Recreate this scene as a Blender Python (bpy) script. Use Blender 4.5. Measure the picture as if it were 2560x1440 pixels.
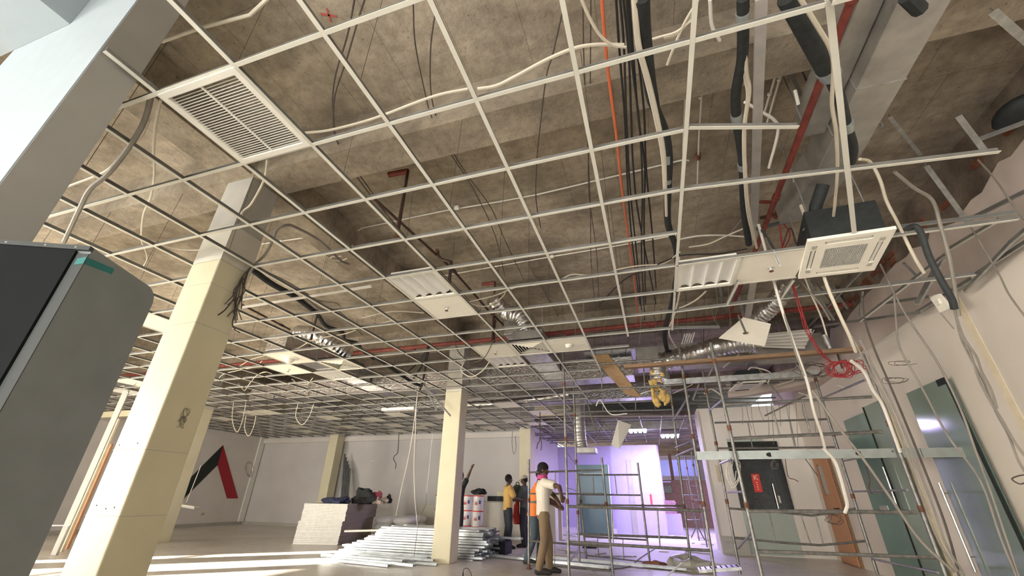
import bpy, bmesh, math, random
from mathutils import Vector, Matrix, noise
random.seed(7)
PI = math.pi
C = bpy.context.scene.collection
for o in list(bpy.data.objects):
    bpy.data.objects.remove(o)

# ---------------------------------------------------------------- camera
RX = Vector((0.9521428927646799, 0.3052586376154236, 0.015526619684720494))
RD = Vector((-0.12542065769314087, 0.43651904801334407, -0.8909100848821779))
RF = Vector((-0.27873566399274863, 0.8463263465603118, 0.4539142482185815))
FPX = 1026.624
CAM = Vector((0, 0, 1.1263))
cd = bpy.data.cameras.new('camera')
cam = bpy.data.objects.new('camera', cd)
C.objects.link(cam)
cd.sensor_width = 36
cd.lens = 36 * FPX / 2560
cd.clip_start = 0.02
cd.clip_end = 200
m = Matrix((RX, -RD, -RF)).transposed().to_4x4()
m.translation = CAM
cam.matrix_world = m
bpy.context.scene.camera = cam

# ---------------------------------------------------------------- light
S = bpy.context.scene
S.view_settings.view_transform = 'Standard'
S.view_settings.look = 'None'
S.view_settings.gamma = 1
S.view_settings.use_curve_mapping = False
S.view_settings.exposure = 0.52
S.cycles.max_bounces = 10
S.cycles.diffuse_bounces = 6
w = bpy.data.worlds.new('sky')
S.world = w
w.use_nodes = True
bg = w.node_tree.nodes['Background']
bg.inputs['Color'].default_value = (0.75, 0.86, 1.0, 1)
bg.inputs['Strength'].default_value = 1.3


def lamp(name, kind, loc, target, energy, color=(1, 1, 1), size=1, size_y=None, angle=None):
    l = bpy.data.lights.new(name, kind)
    l.energy = energy
    l.color = color
    if kind == 'AREA':
        l.size = size
        if size_y:
            l.shape = 'RECTANGLE'
            l.size_y = size_y
    if angle is not None:
        l.angle = angle
    o = bpy.data.objects.new(name, l)
    C.objects.link(o)
    o.location = loc
    d = Vector(target) - Vector(loc)
    o.rotation_euler = d.to_track_quat('-Z', 'Y').to_euler()
    return o


# sun coming low through the glazing on the left, daylight panes in the openings, violet lamps at the back
lamp('sun', 'SUN', (-24, -10, 8), (-24 + 7.2, -10 + 6.9, 8 - 2.15), 70.0, (1, .88, .70), angle=0.01)
lamp('daylight_left', 'AREA', (-16.6, -1.6, 1.7), (-6, 3.0, 1.9), 2100, (1, .93, .82), 6, 3.0)
lamp('daylight_front', 'AREA', (-4.5, -5.6, 1.5), (-5.0, 5, 1.6), 820, (1, .96, .90), 14, 3.0)

# ---------------------------------------------------------------- materials
MATS = {}


def nodes(name):
    mt = bpy.data.materials.new(name)
    mt.use_nodes = True
    nt = mt.node_tree
    b = nt.nodes['Principled BSDF']
    return mt, nt, b


def mat(name, col, rough=.6, metal=0, var=.12, scale=8.0, bump=.0, bscale=60, spec=.5, detail=5, trans=0, alpha=1, emit=None, estr=0, obj=True, stretch=None, tint=None):
    if name in MATS:
        return MATS[name]
    mt, nt, b = nodes(name)
    N, L = nt.nodes, nt.links
    tc = N.new('ShaderNodeTexCoord')
    mp = N.new('ShaderNodeMapping')
    if stretch:
        mp.inputs['Scale'].default_value = stretch
    L.new(tc.outputs['Object'], mp.inputs['Vector'])
    nz = N.new('ShaderNodeTexNoise')
    nz.inputs['Scale'].default_value = scale
    nz.inputs['Detail'].default_value = detail
    L.new(mp.outputs['Vector'], nz.inputs['Vector'])
    cr = N.new('ShaderNodeValToRGB')
    lo = tuple(max(0, c * (1 - var)) for c in col)
    hi = tuple(min(1, c * (1 + var)) for c in col)
    if tint:
        lo = tint
    cr.color_ramp.elements[0].color = lo + (1,)
    cr.color_ramp.elements[1].color = hi + (1,)
    cr.color_ramp.elements[0].position = .3
    cr.color_ramp.elements[1].position = .7
    L.new(nz.outputs['Fac'], cr.inputs['Fac'])
    L.new(cr.outputs['Color'], b.inputs['Base Color'])
    b.inputs['Roughness'].default_value = rough
    b.inputs['Metallic'].default_value = metal
    b.inputs['Specular IOR Level'].default_value = spec
    if trans:
        b.inputs['Transmission Weight'].default_value = trans
    if alpha < 1:
        b.inputs['Alpha'].default_value = alpha
    if emit:
        b.inputs['Emission Color'].default_value = tuple(emit) + (1,)
        b.inputs['Emission Strength'].default_value = estr
    if bump:
        n2 = N.new('ShaderNodeTexNoise')
        n2.inputs['Scale'].default_value = bscale
        n2.inputs['Detail'].default_value = 4
        L.new(tc.outputs['Object'], n2.inputs['Vector'])
        bp = N.new('ShaderNodeBump')
        bp.inputs['Strength'].default_value = bump
        bp.inputs['Distance'].default_value = .01
        L.new(n2.outputs['Fac'], bp.inputs['Height'])
        L.new(bp.outputs['Normal'], b.inputs['Normal'])
    MATS[name] = mt
    return mt


def concrete_mat(name, dark, mid, light, joints=False):
    mt, nt, b = nodes(name)
    N, L = nt.nodes, nt.links
    tc = N.new('ShaderNodeTexCoord')

    def nz(s, d=6, st=None, rough=.6):
        n = N.new('ShaderNodeTexNoise')
        n.inputs['Scale'].default_value = s
        n.inputs['Detail'].default_value = d
        n.inputs['Roughness'].default_value = rough
        src = tc.outputs['Object']
        if st:
            mp = N.new('ShaderNodeMapping')
            mp.inputs['Scale'].default_value = st
            L.new(src, mp.inputs['Vector'])
            src = mp.outputs['Vector']
        L.new(src, n.inputs['Vector'])
        return n.outputs['Fac']

    def ramp(fac, stops):
        r = N.new('ShaderNodeValToRGB')
        while len(r.color_ramp.elements) < len(stops):
            r.color_ramp.elements.new(.5)
        for e, (p, c) in zip(r.color_ramp.elements, stops):
            e.position = p
            e.color = (c[0], c[1], c[2], 1)
        L.new(fac, r.inputs['Fac'])
        return r.outputs['Color']

    def mix(a, c, fac, typ='MIX'):
        x = N.new('ShaderNodeMix')
        x.data_type = 'RGBA'
        x.blend_type = typ
        if isinstance(fac, float):
            x.inputs[0].default_value = fac
        else:
            L.new(fac, x.inputs[0])
        L.new(a, x.inputs[6])
        L.new(c, x.inputs[7])
        return x.outputs[2]
    base = ramp(nz(1.1, 8), [(.32, dark), (.5, mid), (.68, light)])
    grain = ramp(nz(9, 8, None, .75), [(.35, (.70, .70, .70)), (.6, (1.05, 1.05, 1.05))])
    base = mix(base, grain, 1.0, 'MULTIPLY')
    stain = ramp(nz(.55, 5, (1, 2.2, 1)), [(.40, (.52, .50, .48)), (.58, (1, 1, 1))])
    base = mix(base, stain, .8, 'MULTIPLY')
    pits = ramp(nz(26, 3), [(.28, (.35, .33, .3)), (.36, (1, 1, 1))])
    base = mix(base, pits, .7, 'MULTIPLY')
    if joints:
        wv = N.new('ShaderNodeTexBrick')
        mp = N.new('ShaderNodeMapping')
        mp.inputs['Rotation'].default_value = (0, 0, math.radians(0))
        L.new(tc.outputs['Object'], mp.inputs['Vector'])
        L.new(mp.outputs['Vector'], wv.inputs['Vector'])
        wv.offset = .37
        wv.inputs['Scale'].default_value = 1
        wv.inputs['Brick Width'].default_value = .62
        wv.inputs['Row Height'].default_value = 1.22
        wv.inputs['Mortar Size'].default_value = .004
        wv.inputs['Mortar Smooth'].default_value = .6
        wv.inputs['Color1'].default_value = (1, 1, 1, 1)
        wv.inputs['Color2'].default_value = (.9, .9, .9, 1)
        wv.inputs['Mortar'].default_value = (.45, .42, .38, 1)
        base = mix(base, wv.outputs['Color'], .85, 'MULTIPLY')
    L.new(base, b.inputs['Base Color'])
    b.inputs['Roughness'].default_value = .85
    bp = N.new('ShaderNodeBump')
    bp.inputs['Strength'].default_value = .5
    bp.inputs['Distance'].default_value = .02
    L.new(nz(14, 8), bp.inputs['Height'])
    L.new(bp.outputs['Normal'], b.inputs['Normal'])
    MATS[name] = mt
    return mt


concrete_mat('concrete', (.30, .255, .19), (.42, .36, .275), (.52, .455, .36), True)
concrete_mat('beam_concrete', (.24, .20, .145), (.34, .285, .21), (.44, .38, .29))
concrete_mat('rough_render', (.12, .09, .07), (.24, .19, .14), (.34, .28, .21))
mat('cream_paint', (.66, .62, .44), .5, var=.04, scale=3, bump=.05)
mat('grey_plaster', (.42, .41, .37), .7, var=.08, scale=5)
mat('primer', (.60, .58, .50), .6, var=.06, scale=4)
mat('white_wall', (.70, .67, .64), .75, var=.05, scale=1.5, bump=.05)
mat('aisle_wall', (.84, .80, .74), .7, var=.04, scale=1.2)
mat('heap_zinc', (.50, .54, .56), .3, metal=.65, var=.25, scale=6)
mat('stud_dark', (.13, .14, .145), .5, metal=.4, var=.2)
mat('grey_wall', (.57, .555, .55), .8, var=.05, scale=1.2)
mat('right_wall', (.66, .60, .52), .7, var=.05, scale=1.2)
mat('upper_plaster', (.56, .48, .42), .8, var=.08, scale=3)
mat('pier_paint', (.32, .37, .395), .7, var=.03)
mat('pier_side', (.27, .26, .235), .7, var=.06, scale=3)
mat('yellow_filler', (.68, .59, .42), .7, var=.08)
mat('tee_white', (.66, .65, .57), .45, var=.04)
mat('tee_dark', (.17, .165, .15), .6, metal=.1, var=.2)
mat('zinc', (.42, .43, .42), .38, metal=.75, var=.25, scale=14)
mat('strut_grey', (.46, .44, .41), .5, metal=.2)
mat('zinc_mid', (.30, .33, .31), .4, metal=.4)
mat('zinc_bright', (.56, .60, .62), .35, metal=.5, var=.18, scale=10)
mat('duct_zinc', (.40, .39, .36), .42, metal=.65, var=.22, scale=5, bump=.2, bscale=8)
mat('scaffold_steel', (.23, .225, .21), .42, metal=.6, var=.3, scale=20)
mat('rust', (.16, .07, .04), .8, var=.4, scale=30)
mat('red_pipe', (.20, .04, .028), .6, var=.3, scale=12)
mat('brown_pipe', (.055, .028, .02), .6, var=.3, scale=12)
mat('foil', (.62, .61, .60), .26, metal=.95, var=.2, scale=9, bump=1.0, bscale=22)
mat('black_foam', (.022, .026, .026), .7, var=.3, scale=20)
mat('black_cable', (.018, .017, .016), .6, var=.2)
mat('dark_wire', (.07, .055, .045), .6, var=.2)
mat('grey_cable', (.22, .20, .17), .6, var=.15)
mat('cream_cable', (.62, .57, .46), .55, var=.06)
mat('white_cable', (.72, .69, .62), .5, var=.05)
mat('orange_pipe', (.62, .15, .06), .5, var=.1)
mat('red_wire', (.34, .03, .035), .5, var=.15)
mat('silver_tape', (.38, .42, .42), .35, metal=.5, var=.15)
mat('white_plastic', (.78, .76, .68), .45, var=.03)
mat('tile_white', (.86, .83, .72), .8, var=.02)
mat('light_panel', (.84, .84, .80), .4, var=.02)
mat('louvre', (.62, .62, .58), .35, metal=.2, var=.05)
mat('slot_black', (.01, .01, .01), .8, var=.1)
mat('board_white', (.80, .80, .76), .8, var=.06, scale=14)
mat('board_brown', (.40, .35, .33), .85, var=.15, scale=14)
mat('sack_white', (.82, .82, .80), .7, var=.05)
mat('bucket_white', (.80, .80, .79), .4, var=.03)
mat('bucket_red', (.72, .05, .05), .4, var=.05)
mat('print_red', (.70, .07, .08), .5, var=.05)
mat('print_blue', (.10, .12, .28), .5, var=.1)
mat('wood', (.42, .28, .15), .7, var=.25, scale=6, stretch=(1, 12, 12))
mat('wood_dark', (.24, .15, .085), .75, var=.3, scale=5, stretch=(1, 10, 10))
mat('door_wood', (.50, .245, .12), .5, var=.1, scale=6, stretch=(8, 8, 1))
mat('teal_glass', (.13, .21, .175), .16, var=.15, scale=1, spec=.6)
mat('green_glass', (.33, .42, .35), .10, var=.1, scale=1, trans=.45)
mat('frosted', (.55, .64, .58), .3, var=.04, trans=.2)
mat('black_glass', (.012, .015, .014), .18, var=.2)
mat('rear_glass', (.09, .17, .135), .2, var=.15, scale=1)
mat('steel', (.60, .59, .55), .25, metal=.9, var=.05)
mat('cabinet_side', (.20, .22, .215), .55, var=.05)
mat('cabinet_front_shaded', (.008, .010, .011), .8, var=.12, spec=.15)  # shadow on the cabinet front put into the colour, nearly black
mat('cabinet_edge', (.06, .066, .066), .8, var=.05)
mat('teal_tape', (.02, .17, .16), .5, var=.1)
mat('logo_black', (.012, .018, .016), .6, var=.1)
mat('logo_red', (.36, .01, .025), .5, var=.05)
mat('skin', (.10, .052, .035), .55, var=.12)
mat('hair', (.012, .010, .010), .9, var=.2)
mat('shirt_white', (.78, .72, .62), .85, var=.05, bump=.2, bscale=14)
mat('shirt_yellow', (.62, .40, .13), .85, var=.08, bump=.2, bscale=14)
mat('shirt_grey', (.10, .12, .12), .85, var=.1, bump=.2, bscale=14)
mat('shirt_black', (.022, .026, .024), .85, var=.1)
mat('vest_orange', (.90, .24, .05), .7, var=.06)
mat('vest_grey', (.16, .14, .13), .7, var=.06)
mat('khaki', (.24, .17, .10), .85, var=.12, scale=5, bump=.2, bscale=12)
mat('jeans', (.075, .105, .13), .85, var=.2, scale=6)
mat('dark_trousers', (.035, .042, .055), .85, var=.15)
mat('shoe', (.035, .03, .028), .7, var=.2)
mat('scarf', (.62, .09, .28), .8, var=.4, scale=40)
mat('cap', (.55, .50, .42), .8, var=.08)
mat('red_cloth', (.40, .03, .02), .8, var=.25, scale=12)
mat('dark_cloth', (.03, .032, .034), .9, var=.35, scale=12)
mat('navy_cloth', (.05, .06, .12), .9, var=.35, scale=12)
mat('pink_cloth', (.50, .12, .18), .9, var=.2, scale=12)
mat('patterned_cloth', (.50, .42, .36), .9, var=.5, scale=30)
mat('backpack', (.055, .065, .045), .8, var=.15)
mat('yellow_wool', (.52, .36, .12), .95, var=.3, scale=18)
mat('cardboard', (.24, .11, .06), .85, var=.2)
mat('brick_red', (.20, .07, .04), .85, var=.25, scale=20)
mat('violet_lit_wall', (.50, .47, .62), .7, var=.04)  # violet lamp light on pale surfaces put into the base colour
mat('marble', (.46, .45, .40), .35, var=.12, scale=4)
mat('sign_red', (.55, .03, .02), .4, var=.05, emit=(.55, .03, .02), estr=.15)
mat('sign_white', (.85, .78, .6), .4, var=.03)
mat('tube_glow', (.9, .9, 1), .4, var=.01, emit=(.86, .84, 1.0), estr=16)
mat('blue_window', (.32, .36, .70), .2, var=.1, scale=1, emit=(.30, .34, .80), estr=.35)
mat('pink_board', (.62, .36, .42), .7, var=.15)
mat('red_paint', (.45, .09, .07), .7, var=.1)
mat('pencil', (.06, .07, .05), .8, var=.1)

# floor: pale polished tiles under construction dust
mt, nt, b = nodes('floor_tiles')
N, L = nt.nodes, nt.links
tc = N.new('ShaderNodeTexCoord')
n1 = N.new('ShaderNodeTexNoise'); n1.inputs['Scale'].default_value = .6; n1.inputs['Detail'].default_value = 8
n2 = N.new('ShaderNodeTexNoise'); n2.inputs['Scale'].default_value = 5; n2.inputs['Detail'].default_value = 8; n2.inputs['Roughness'].default_value = .7
L.new(tc.outputs['Object'], n1.inputs['Vector']); L.new(tc.outputs['Object'], n2.inputs['Vector'])
ad = N.new('ShaderNodeMath'); ad.operation = 'ADD'
L.new(n1.outputs['Fac'], ad.inputs[0]); L.new(n2.outputs['Fac'], ad.inputs[1])
cr = N.new('ShaderNodeValToRGB')
cr.color_ramp.elements[0].position = .38; cr.color_ramp.elements[0].color = (.55, .52, .47, 1)
cr.color_ramp.elements[1].position = .62; cr.color_ramp.elements[1].color = (.80, .77, .71, 1)
hf = N.new('ShaderNodeMath'); hf.operation = 'MULTIPLY'; hf.inputs[1].default_value = .5
L.new(ad.outputs[0], hf.inputs[0]); L.new(hf.outputs[0], cr.inputs['Fac'])
L.new(cr.outputs['Color'], b.inputs['Base Color'])
r2 = N.new('ShaderNodeMapRange'); r2.inputs[3].default_value = .12; r2.inputs[4].default_value = .55
L.new(n2.outputs['Fac'], r2.inputs[0]); L.new(r2.outputs[0], b.inputs['Roughness'])
MATS['floor_tiles'] = mt

# ---------------------------------------------------------------- pixel helpers (photo pixel -> point on a chosen plane)


def ray(u, v):
    return RX * ((u - 1280) / FPX) + RD * ((v - 720) / FPX) + RF


def PXP(u, v, ax, val):
    r = ray(u, v)
    return CAM + r * ((val - CAM[ax]) / r[ax])


def pz(u, v, z): return PXP(u, v, 2, z)
def py(u, v, y): return PXP(u, v, 1, y)
def pxx(u, v, x): return PXP(u, v, 0, x)


# ---------------------------------------------------------------- mesh builder
class MB:
    def __init__(s):
        s.v = []; s.f = []; s.m = []

    def add(s, vs, fs, mi=0):
        k = len(s.v)
        s.v += [tuple(p) for p in vs]
        s.f += [tuple(i + k for i in f) for f in fs]
        s.m += [mi] * len(fs)
        return s

    def box(s, a, b, mi=0):
        x0, y0, z0 = a; x1, y1, z1 = b
        return s.add([(x0, y0, z0), (x1, y0, z0), (x1, y1, z0), (x0, y1, z0), (x0, y0, z1), (x1, y0, z1), (x1, y1, z1), (x0, y1, z1)],
                     [(0, 3, 2, 1), (4, 5, 6, 7), (0, 1, 5, 4), (1, 2, 6, 5), (2, 3, 7, 6), (3, 0, 4, 7)], mi)

    def bar(s, p, q, w, h, up=(0, 0, 1), mi=0):
        """rectangular bar from p to q: w across, h along up"""
        p = Vector(p); q = Vector(q); d = (q - p).normalized(); up = Vector(up)
        sx = d.cross(up)
        if sx.length < 1e-4: sx = d.cross(Vector((1, 0, 0)))
        sx.normalize(); uu = sx.cross(d).normalized()
        vs = []
        for e in (p, q):
            for a, c in ((-1, -1), (1, -1), (1, 1), (-1, 1)):
                vs.append(e + sx * (a * w / 2) + uu * (c * h / 2))
        return s.add(vs, [(0, 1, 2, 3), (7, 6, 5, 4), (0, 4, 5, 1), (1, 5, 6, 2), (2, 6, 7, 3), (3, 7, 4, 0)], mi)

    def tube(s, pts, r, n=8, cap=True, mi=0):
        pts = [Vector(p) for p in pts]
        k0 = len(s.v)
        prev = None
        for i, p in enumerate(pts):
            if i == 0: d = pts[1] - p
            elif i == len(pts) - 1: d = p - pts[-2]
            else: d = (pts[i + 1] - p).normalized() + (p - pts[i - 1]).normalized()
            if d.length < 1e-6: d = Vector((0, 0, 1))
            d.normalize()
            if prev is None:
                a = d.cross(Vector((0, 0, 1)))
                if a.length < .05: a = d.cross(Vector((1, 0, 0)))
            else:
                a = prev - d * prev.dot(d)
            a.normalize(); prev = a; b = d.cross(a)
            rr = r[i] if isinstance(r, (list, tuple)) else r
            for j in range(n):
                t = 2 * PI * j / n
                s.v.append(tuple(p + a * (rr * math.cos(t)) + b * (rr * math.sin(t))))
        for i in range(len(pts) - 1):
            for j in range(n):
                j2 = (j + 1) % n
                s.f.append((k0 + i * n + j, k0 + i * n + j2, k0 + (i + 1) * n + j2, k0 + (i + 1) * n + j)); s.m.append(mi)
        if cap:
            s.f.append(tuple(k0 + j for j in range(n))[::-1]); s.m.append(mi)
            e = k0 + (len(pts) - 1) * n
            s.f.append(tuple(e + j for j in range(n))); s.m.append(mi)
        return s

    def lathe(s, prof, c=(0, 0, 0), n=20, mi=0):
        k0 = len(s.v); cx, cy, cz = c
        for r, z in prof:
            for j in range(n):
                t = 2 * PI * j / n
                s.v.append((cx + r * math.cos(t), cy + r * math.sin(t), cz + z))
        for i in range(len(prof) - 1):
            for j in range(n):
                j2 = (j + 1) % n
                s.f.append((k0 + i * n + j, k0 + i * n + j2, k0 + (i + 1) * n + j2, k0 + (i + 1) * n + j)); s.m.append(mi)
        s.f.append(tuple(k0 + j for j in range(n))[::-1]); s.m.append(mi)
        e = k0 + (len(prof) - 1) * n
        s.f.append(tuple(e + j for j in range(n))); s.m.append(mi)
        return s

    def prism(s, poly, off, mi=0):
        """polygon (3D points) extruded by off"""
        n = len(poly); off = Vector(off)
        vs = [Vector(p) for p in poly] + [Vector(p) + off for p in poly]
        fs = [tuple(range(n))[::-1], tuple(range(n, 2 * n))]
        fs += [(i, (i + 1) % n, n + (i + 1) % n, n + i) for i in range(n)]
        return s.add(vs, fs, mi)

    def ell(s, c, r, n=12, k=8, mi=0, rot=None):
        c = Vector(c); k0 = len(s.v)
        for i in range(k + 1):
            ph = PI * i / k
            for j in range(n):
                t = 2 * PI * j / n
                p = Vector((r[0] * math.sin(ph) * math.cos(t), r[1] * math.sin(ph) * math.sin(t), r[2] * math.cos(ph)))
                if rot: p = rot @ p
                s.v.append(tuple(c + p))
        for i in range(k):
            for j in range(n):
                j2 = (j + 1) % n
                s.f.append((k0 + i * n + j, k0 + (i + 1) * n + j, k0 + (i + 1) * n + j2, k0 + i * n + j2)); s.m.append(mi)
        return s

    def build(s, name, mats, parent=None, smooth=False, bevel=0, loc=None):
        me = bpy.data.meshes.new(name)
        me.from_pydata(s.v, [], s.f)
        if not isinstance(mats, (list, tuple)): mats = [mats]
        for x in mats: me.materials.append(MATS[x] if isinstance(x, str) else x)
        if len(mats) > 1: me.polygons.foreach_set('material_index', s.m)
        bm = bmesh.new(); bm.from_mesh(me)
        bmesh.ops.recalc_face_normals(bm, faces=bm.faces)
        bm.to_mesh(me); bm.free()
        if smooth:
            me.polygons.foreach_set('use_smooth', [True] * len(me.polygons))
            try:
                me.set_sharp_from_angle(angle=math.radians(40))
            except Exception: pass
        o = bpy.data.objects.new(name, me); C.objects.link(o)
        if bevel:
            mo = o.modifiers.new('bevel', 'BEVEL'); mo.width = bevel; mo.segments = 2; mo.limit_method = 'ANGLE'
        if parent is not None:
            o.parent = parent
            o.matrix_parent_inverse = Matrix.Translation(-parent.location) if parent.type == 'EMPTY' and not any(parent.rotation_euler) else parent.matrix_basis.inverted()
        return o


def tag(o, label=None, cat=None, group=None, kind=None):
    if label: o['label'] = label
    if cat: o['category'] = cat
    if group: o['group'] = group
    if kind: o['kind'] = kind
    return o


def thing(name, label, cat, loc=(0, 0, 0), group=None):
    o = bpy.data.objects.new(name, None); C.objects.link(o)
    o.empty_display_size = .1
    o.location = loc
    return tag(o, label, cat, group)


def struct(mb, name, mats, **k):
    o = mb.build(name, mats, **k)
    return tag(o, kind='structure')


def copy_tree(o, parent=None):
    c = o.copy(); C.objects.link(c)
    if parent is not None: c.parent = parent
    for ch in o.children: copy_tree(ch, c)
    return c


def smooth_path(pts, n=6):
    """Catmull-Rom through the points"""
    pts = [Vector(p) for p in pts]
    if len(pts) < 3: return pts
    P = [pts[0] * 2 - pts[1]] + pts + [pts[-1] * 2 - pts[-2]]
    out = []
    for i in range(1, len(P) - 2):
        a, b_, c, d = P[i - 1:i + 3]
        for k in range(n):
            t = k / n
            out.append(.5 * ((2 * b_) + (c - a) * t + (2 * a - 5 * b_ + 4 * c - d) * t * t + (3 * b_ - a - 3 * c + d) * t ** 3))
    out.append(pts[-1])
    return out


GZ = 3.2314
GX0, GY0 = -1.9453, .9176


def gx(a): return GX0 + .6 * a
def gy(b): return GY0 + .6 * b


SLAB = 4.75
BEAM = 4.27

# ================================================================ SETTING
struct(MB().box((-17.5, -5, -.2), (4.2, 32, 0)), 'floor', 'floor_tiles')
struct(MB().box((-17.5, -5, SLAB), (4.2, 32, SLAB + .3)), 'ceiling', 'concrete')
n = 0
for y0 in (-3.4, 2.42, 8.30, 14.05):
    n += 1
    struct(MB().box((-17.2, y0, BEAM), (3.6, y0 + .38, SLAB)), 'ceiling_beam', 'beam_concrete')
for x0 in (-12.14, -4.26):
    struct(MB().box((x0, -4.6, BEAM + .004), (x0 + .39, 14.6, SLAB - .003)), 'ceiling_beam', 'beam_concrete')
# narrow downstand beyond the first beam (pale ridge in the photo)
struct(MB().prism([(-3.87, 2.80, BEAM), (-3.87, 2.98, SLAB), (-3.87, 2.80, SLAB)], (7.4, 0, 0)), 'beam_haunch', 'concrete')

# right wall: plaster up to a ragged edge, rough masonry above
WR = 3.6
rnd = random.Random(3)
poly = [(WR, -4.6, 0), (WR, 14.6, 0), (WR, 14.6, 4.0)]
y = 14.4
while y > -4.5:
    poly.append((WR, y, 4.12 + rnd.uniform(-.10, .10))); y -= rnd.uniform(.12, .4)
poly.append((WR, -4.6, 4.2))
struct(MB().prism([(p[0] + .05, p[1], max(p[2], 3.39)) for p in poly[2:]] + [(WR + .05, -4.6, 3.39), (WR + .05, 14.6, 3.39)], (.25, 0, 0)), 'wall_right_upper', 'upper_plaster')
struct(MB().box((WR, -4.6, 0), (WR + .3, 14.6, 3.39)), 'wall_right', 'right_wall')
wu = struct(MB().box((WR + .09, -4.6, 3.9), (WR + .32, 14.6, SLAB)), 'wall_right_masonry', 'rough_render')
for i in range(46):
    yy = 2.2 + (i % 23) * .27 + rnd.uniform(-.05, .05)
    zz = 4.26 + (i // 23) * .09 + rnd.uniform(-.01, .02)
    if rnd.random() < .45: continue
    l = rnd.uniform(.10, .21)
    br = MB().box((WR + .06, yy, zz), (WR + .13, yy + l, zz + .062)).build('brick', 'brick_red', parent=wu, bevel=.004)
struct(MB().box((WR - .012, -3, 3.36), (WR, 9.6, 3.385)), 'trim_1', 'tee_white')
struct(MB().box((WR - .004, 5.66, 0), (WR, 5.76, 3.3)), 'trim_2', 'yellow_filler')
struct(MB().box((WR - .005, 8.05, 0), (WR - .001, 8.18, 2.4)), 'trim_3', 'yellow_filler')
# upper return of the plastered bulkhead at the far right
struct(MB().prism([(3.6, 9.2, 3.36), (3.2, 10.2, 3.36), (2.3, 11.0, 3.36), (1.9, 11.15, 3.36), (1.9, 11.25, 3.36), (2.4, 11.15, 3.36), (3.6, 10.6, 3.36)], (0, 0, .38)), 'bulkhead', 'upper_plaster')

# aisle wall (faces the camera) with its return
aw = struct(MB().box((1.27, 12.6, 0), (3.6, 12.85, 3.38)), 'wall_aisle', 'aisle_wall')
struct(MB().box((1.27, 12.86, 0), (1.42, 13.6, 3.38)), 'wall_aisle_return', 'white_wall')
struct(MB().box((1.262, 12.575, 0), (1.30, 12.6, 3.3)), 'trim_4', 'primer')
bs = struct(MB().box((1.29, 12.50, 0), (1.86, 12.6, .37)), 'marble_plinth', 'marble')
for i in range(3):
    MB().box((1.33, 12.49, .04 + i * .11), (1.82, 12.5, .13 + i * .11)).build('panel', 'marble', parent=bs, bevel=.004)

# left wall, back wall, rear bay walls
WL = -16.0
struct(MB().box((WL - .25, 6.6, 0), (WL, 14.7, SLAB)), 'wall_left', 'white_wall')
struct(MB().box((WL - .25, -4.6, 3.15), (WL, 6.6, SLAB)), 'wall_left_lintel', 'white_wall')
for i, (ya, yb) in enumerate(((-4.6, -4.1), (-2.9, -2.3), (-1.1, -.1), (.7, 6.62))):
    struct(MB().box((WL - .1, ya, 0), (WL, yb, 3.15)), 'sun_slot_pier', 'white_wall')  # unseen, spaced to cut the sun into narrow patches on the floor
struct(MB().box((-14, -9.2, 0), (8, -9.0, 5.5)), 'sun_blocking_wall', 'white_wall')  # unseen, added outside to keep direct sun out of the front openings
struct(MB().box((-16, 14.7, 0), (-4.35, 14.95, SLAB)), 'wall_back', 'grey_wall')
struct(MB().box((-4.6, 14.95, 0), (-4.35, 20.6, 3.6)), 'wall_rear_side', 'white_wall')
struct(MB().box((-4.35, 20.6, 0), (.20, 20.8, 3.3)), 'wall_rear', 'violet_lit_wall')
struct(MB().box((-4.35, 20.8, 0), (4.2, 29.8, 3.3)) if False else MB().box((-4.35, 29.6, 0), (4.0, 29.8, 3.6)), 'wall_corridor_end', 'violet_lit_wall')
struct(MB().box((3.62, 14.7, 0), (3.8, 29.6, 3.6)), 'wall_corridor_right', 'grey_wall')
struct(MB().box((-4.6, 14.96, 3.62), (4.0, 29.8, 3.75)), 'ceiling_rear_slab', 'rough_render')
struct(MB().box((-16, 14.62, 0), (-4.35, 14.70, .10)), 'baseboard_back', 'grey_plaster')
struct(MB().box((-16.0, 6.6, 0), (-15.97, 14.6, .11)), 'baseboard_left', 'grey_plaster')
struct(MB().box((-15.99, 14.42, .1), (-15.93, 14.66, 3.3)), 'trim_5', 'board_white')
struct(MB().box((-16, 14.58, 3.02), (-4.35, 14.70, 3.2)), 'trim_6', 'white_wall')
# front wall behind the camera, with wide openings
struct(MB().box((-16.2, -4.3, 0), (4.0, -4.1, .25)), 'wall_front_sill', 'white_wall')
struct(MB().box((-16.2, -4.3, 3.2), (4.0, -4.1, SLAB)), 'wall_front_lintel', 'white_wall')
struct(MB().box((-16.2, -4.32, .25), (-9.5, -4.12, 3.2)), 'wall_front_sun_stop', 'white_wall')  # unseen, closed here to keep the sun off the big column
for i, x in enumerate((-16.2, -11.9, -8.2, -4.2, -.4, 3.5)):
    struct(MB().box((x, -4.3, .25), (x + .3, -4.1, 3.2)), 'wall_front_pier', 'white_wall')
# glazed frontage on the left, one window per bay
for i in range(7):
    y0 = -4.1 + i * 1.52
    fr = MB()
    fr.box((WL - .2, y0, 0), (WL - .1, y0 + .10, 3.15)); fr.box((WL - .2, y0 + .10, 3.05), (WL - .1, y0 + 1.52, 3.15))
    fr.box((WL - .2, y0 + .10, 0), (WL - .1, y0 + 1.52, .12)); fr.box((WL - .2, y0 + .10, 2.15), (WL - .1, y0 + 1.52, 2.22))
    struct(fr, 'window_%d' % (i + 1), 'zinc_bright')

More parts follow.
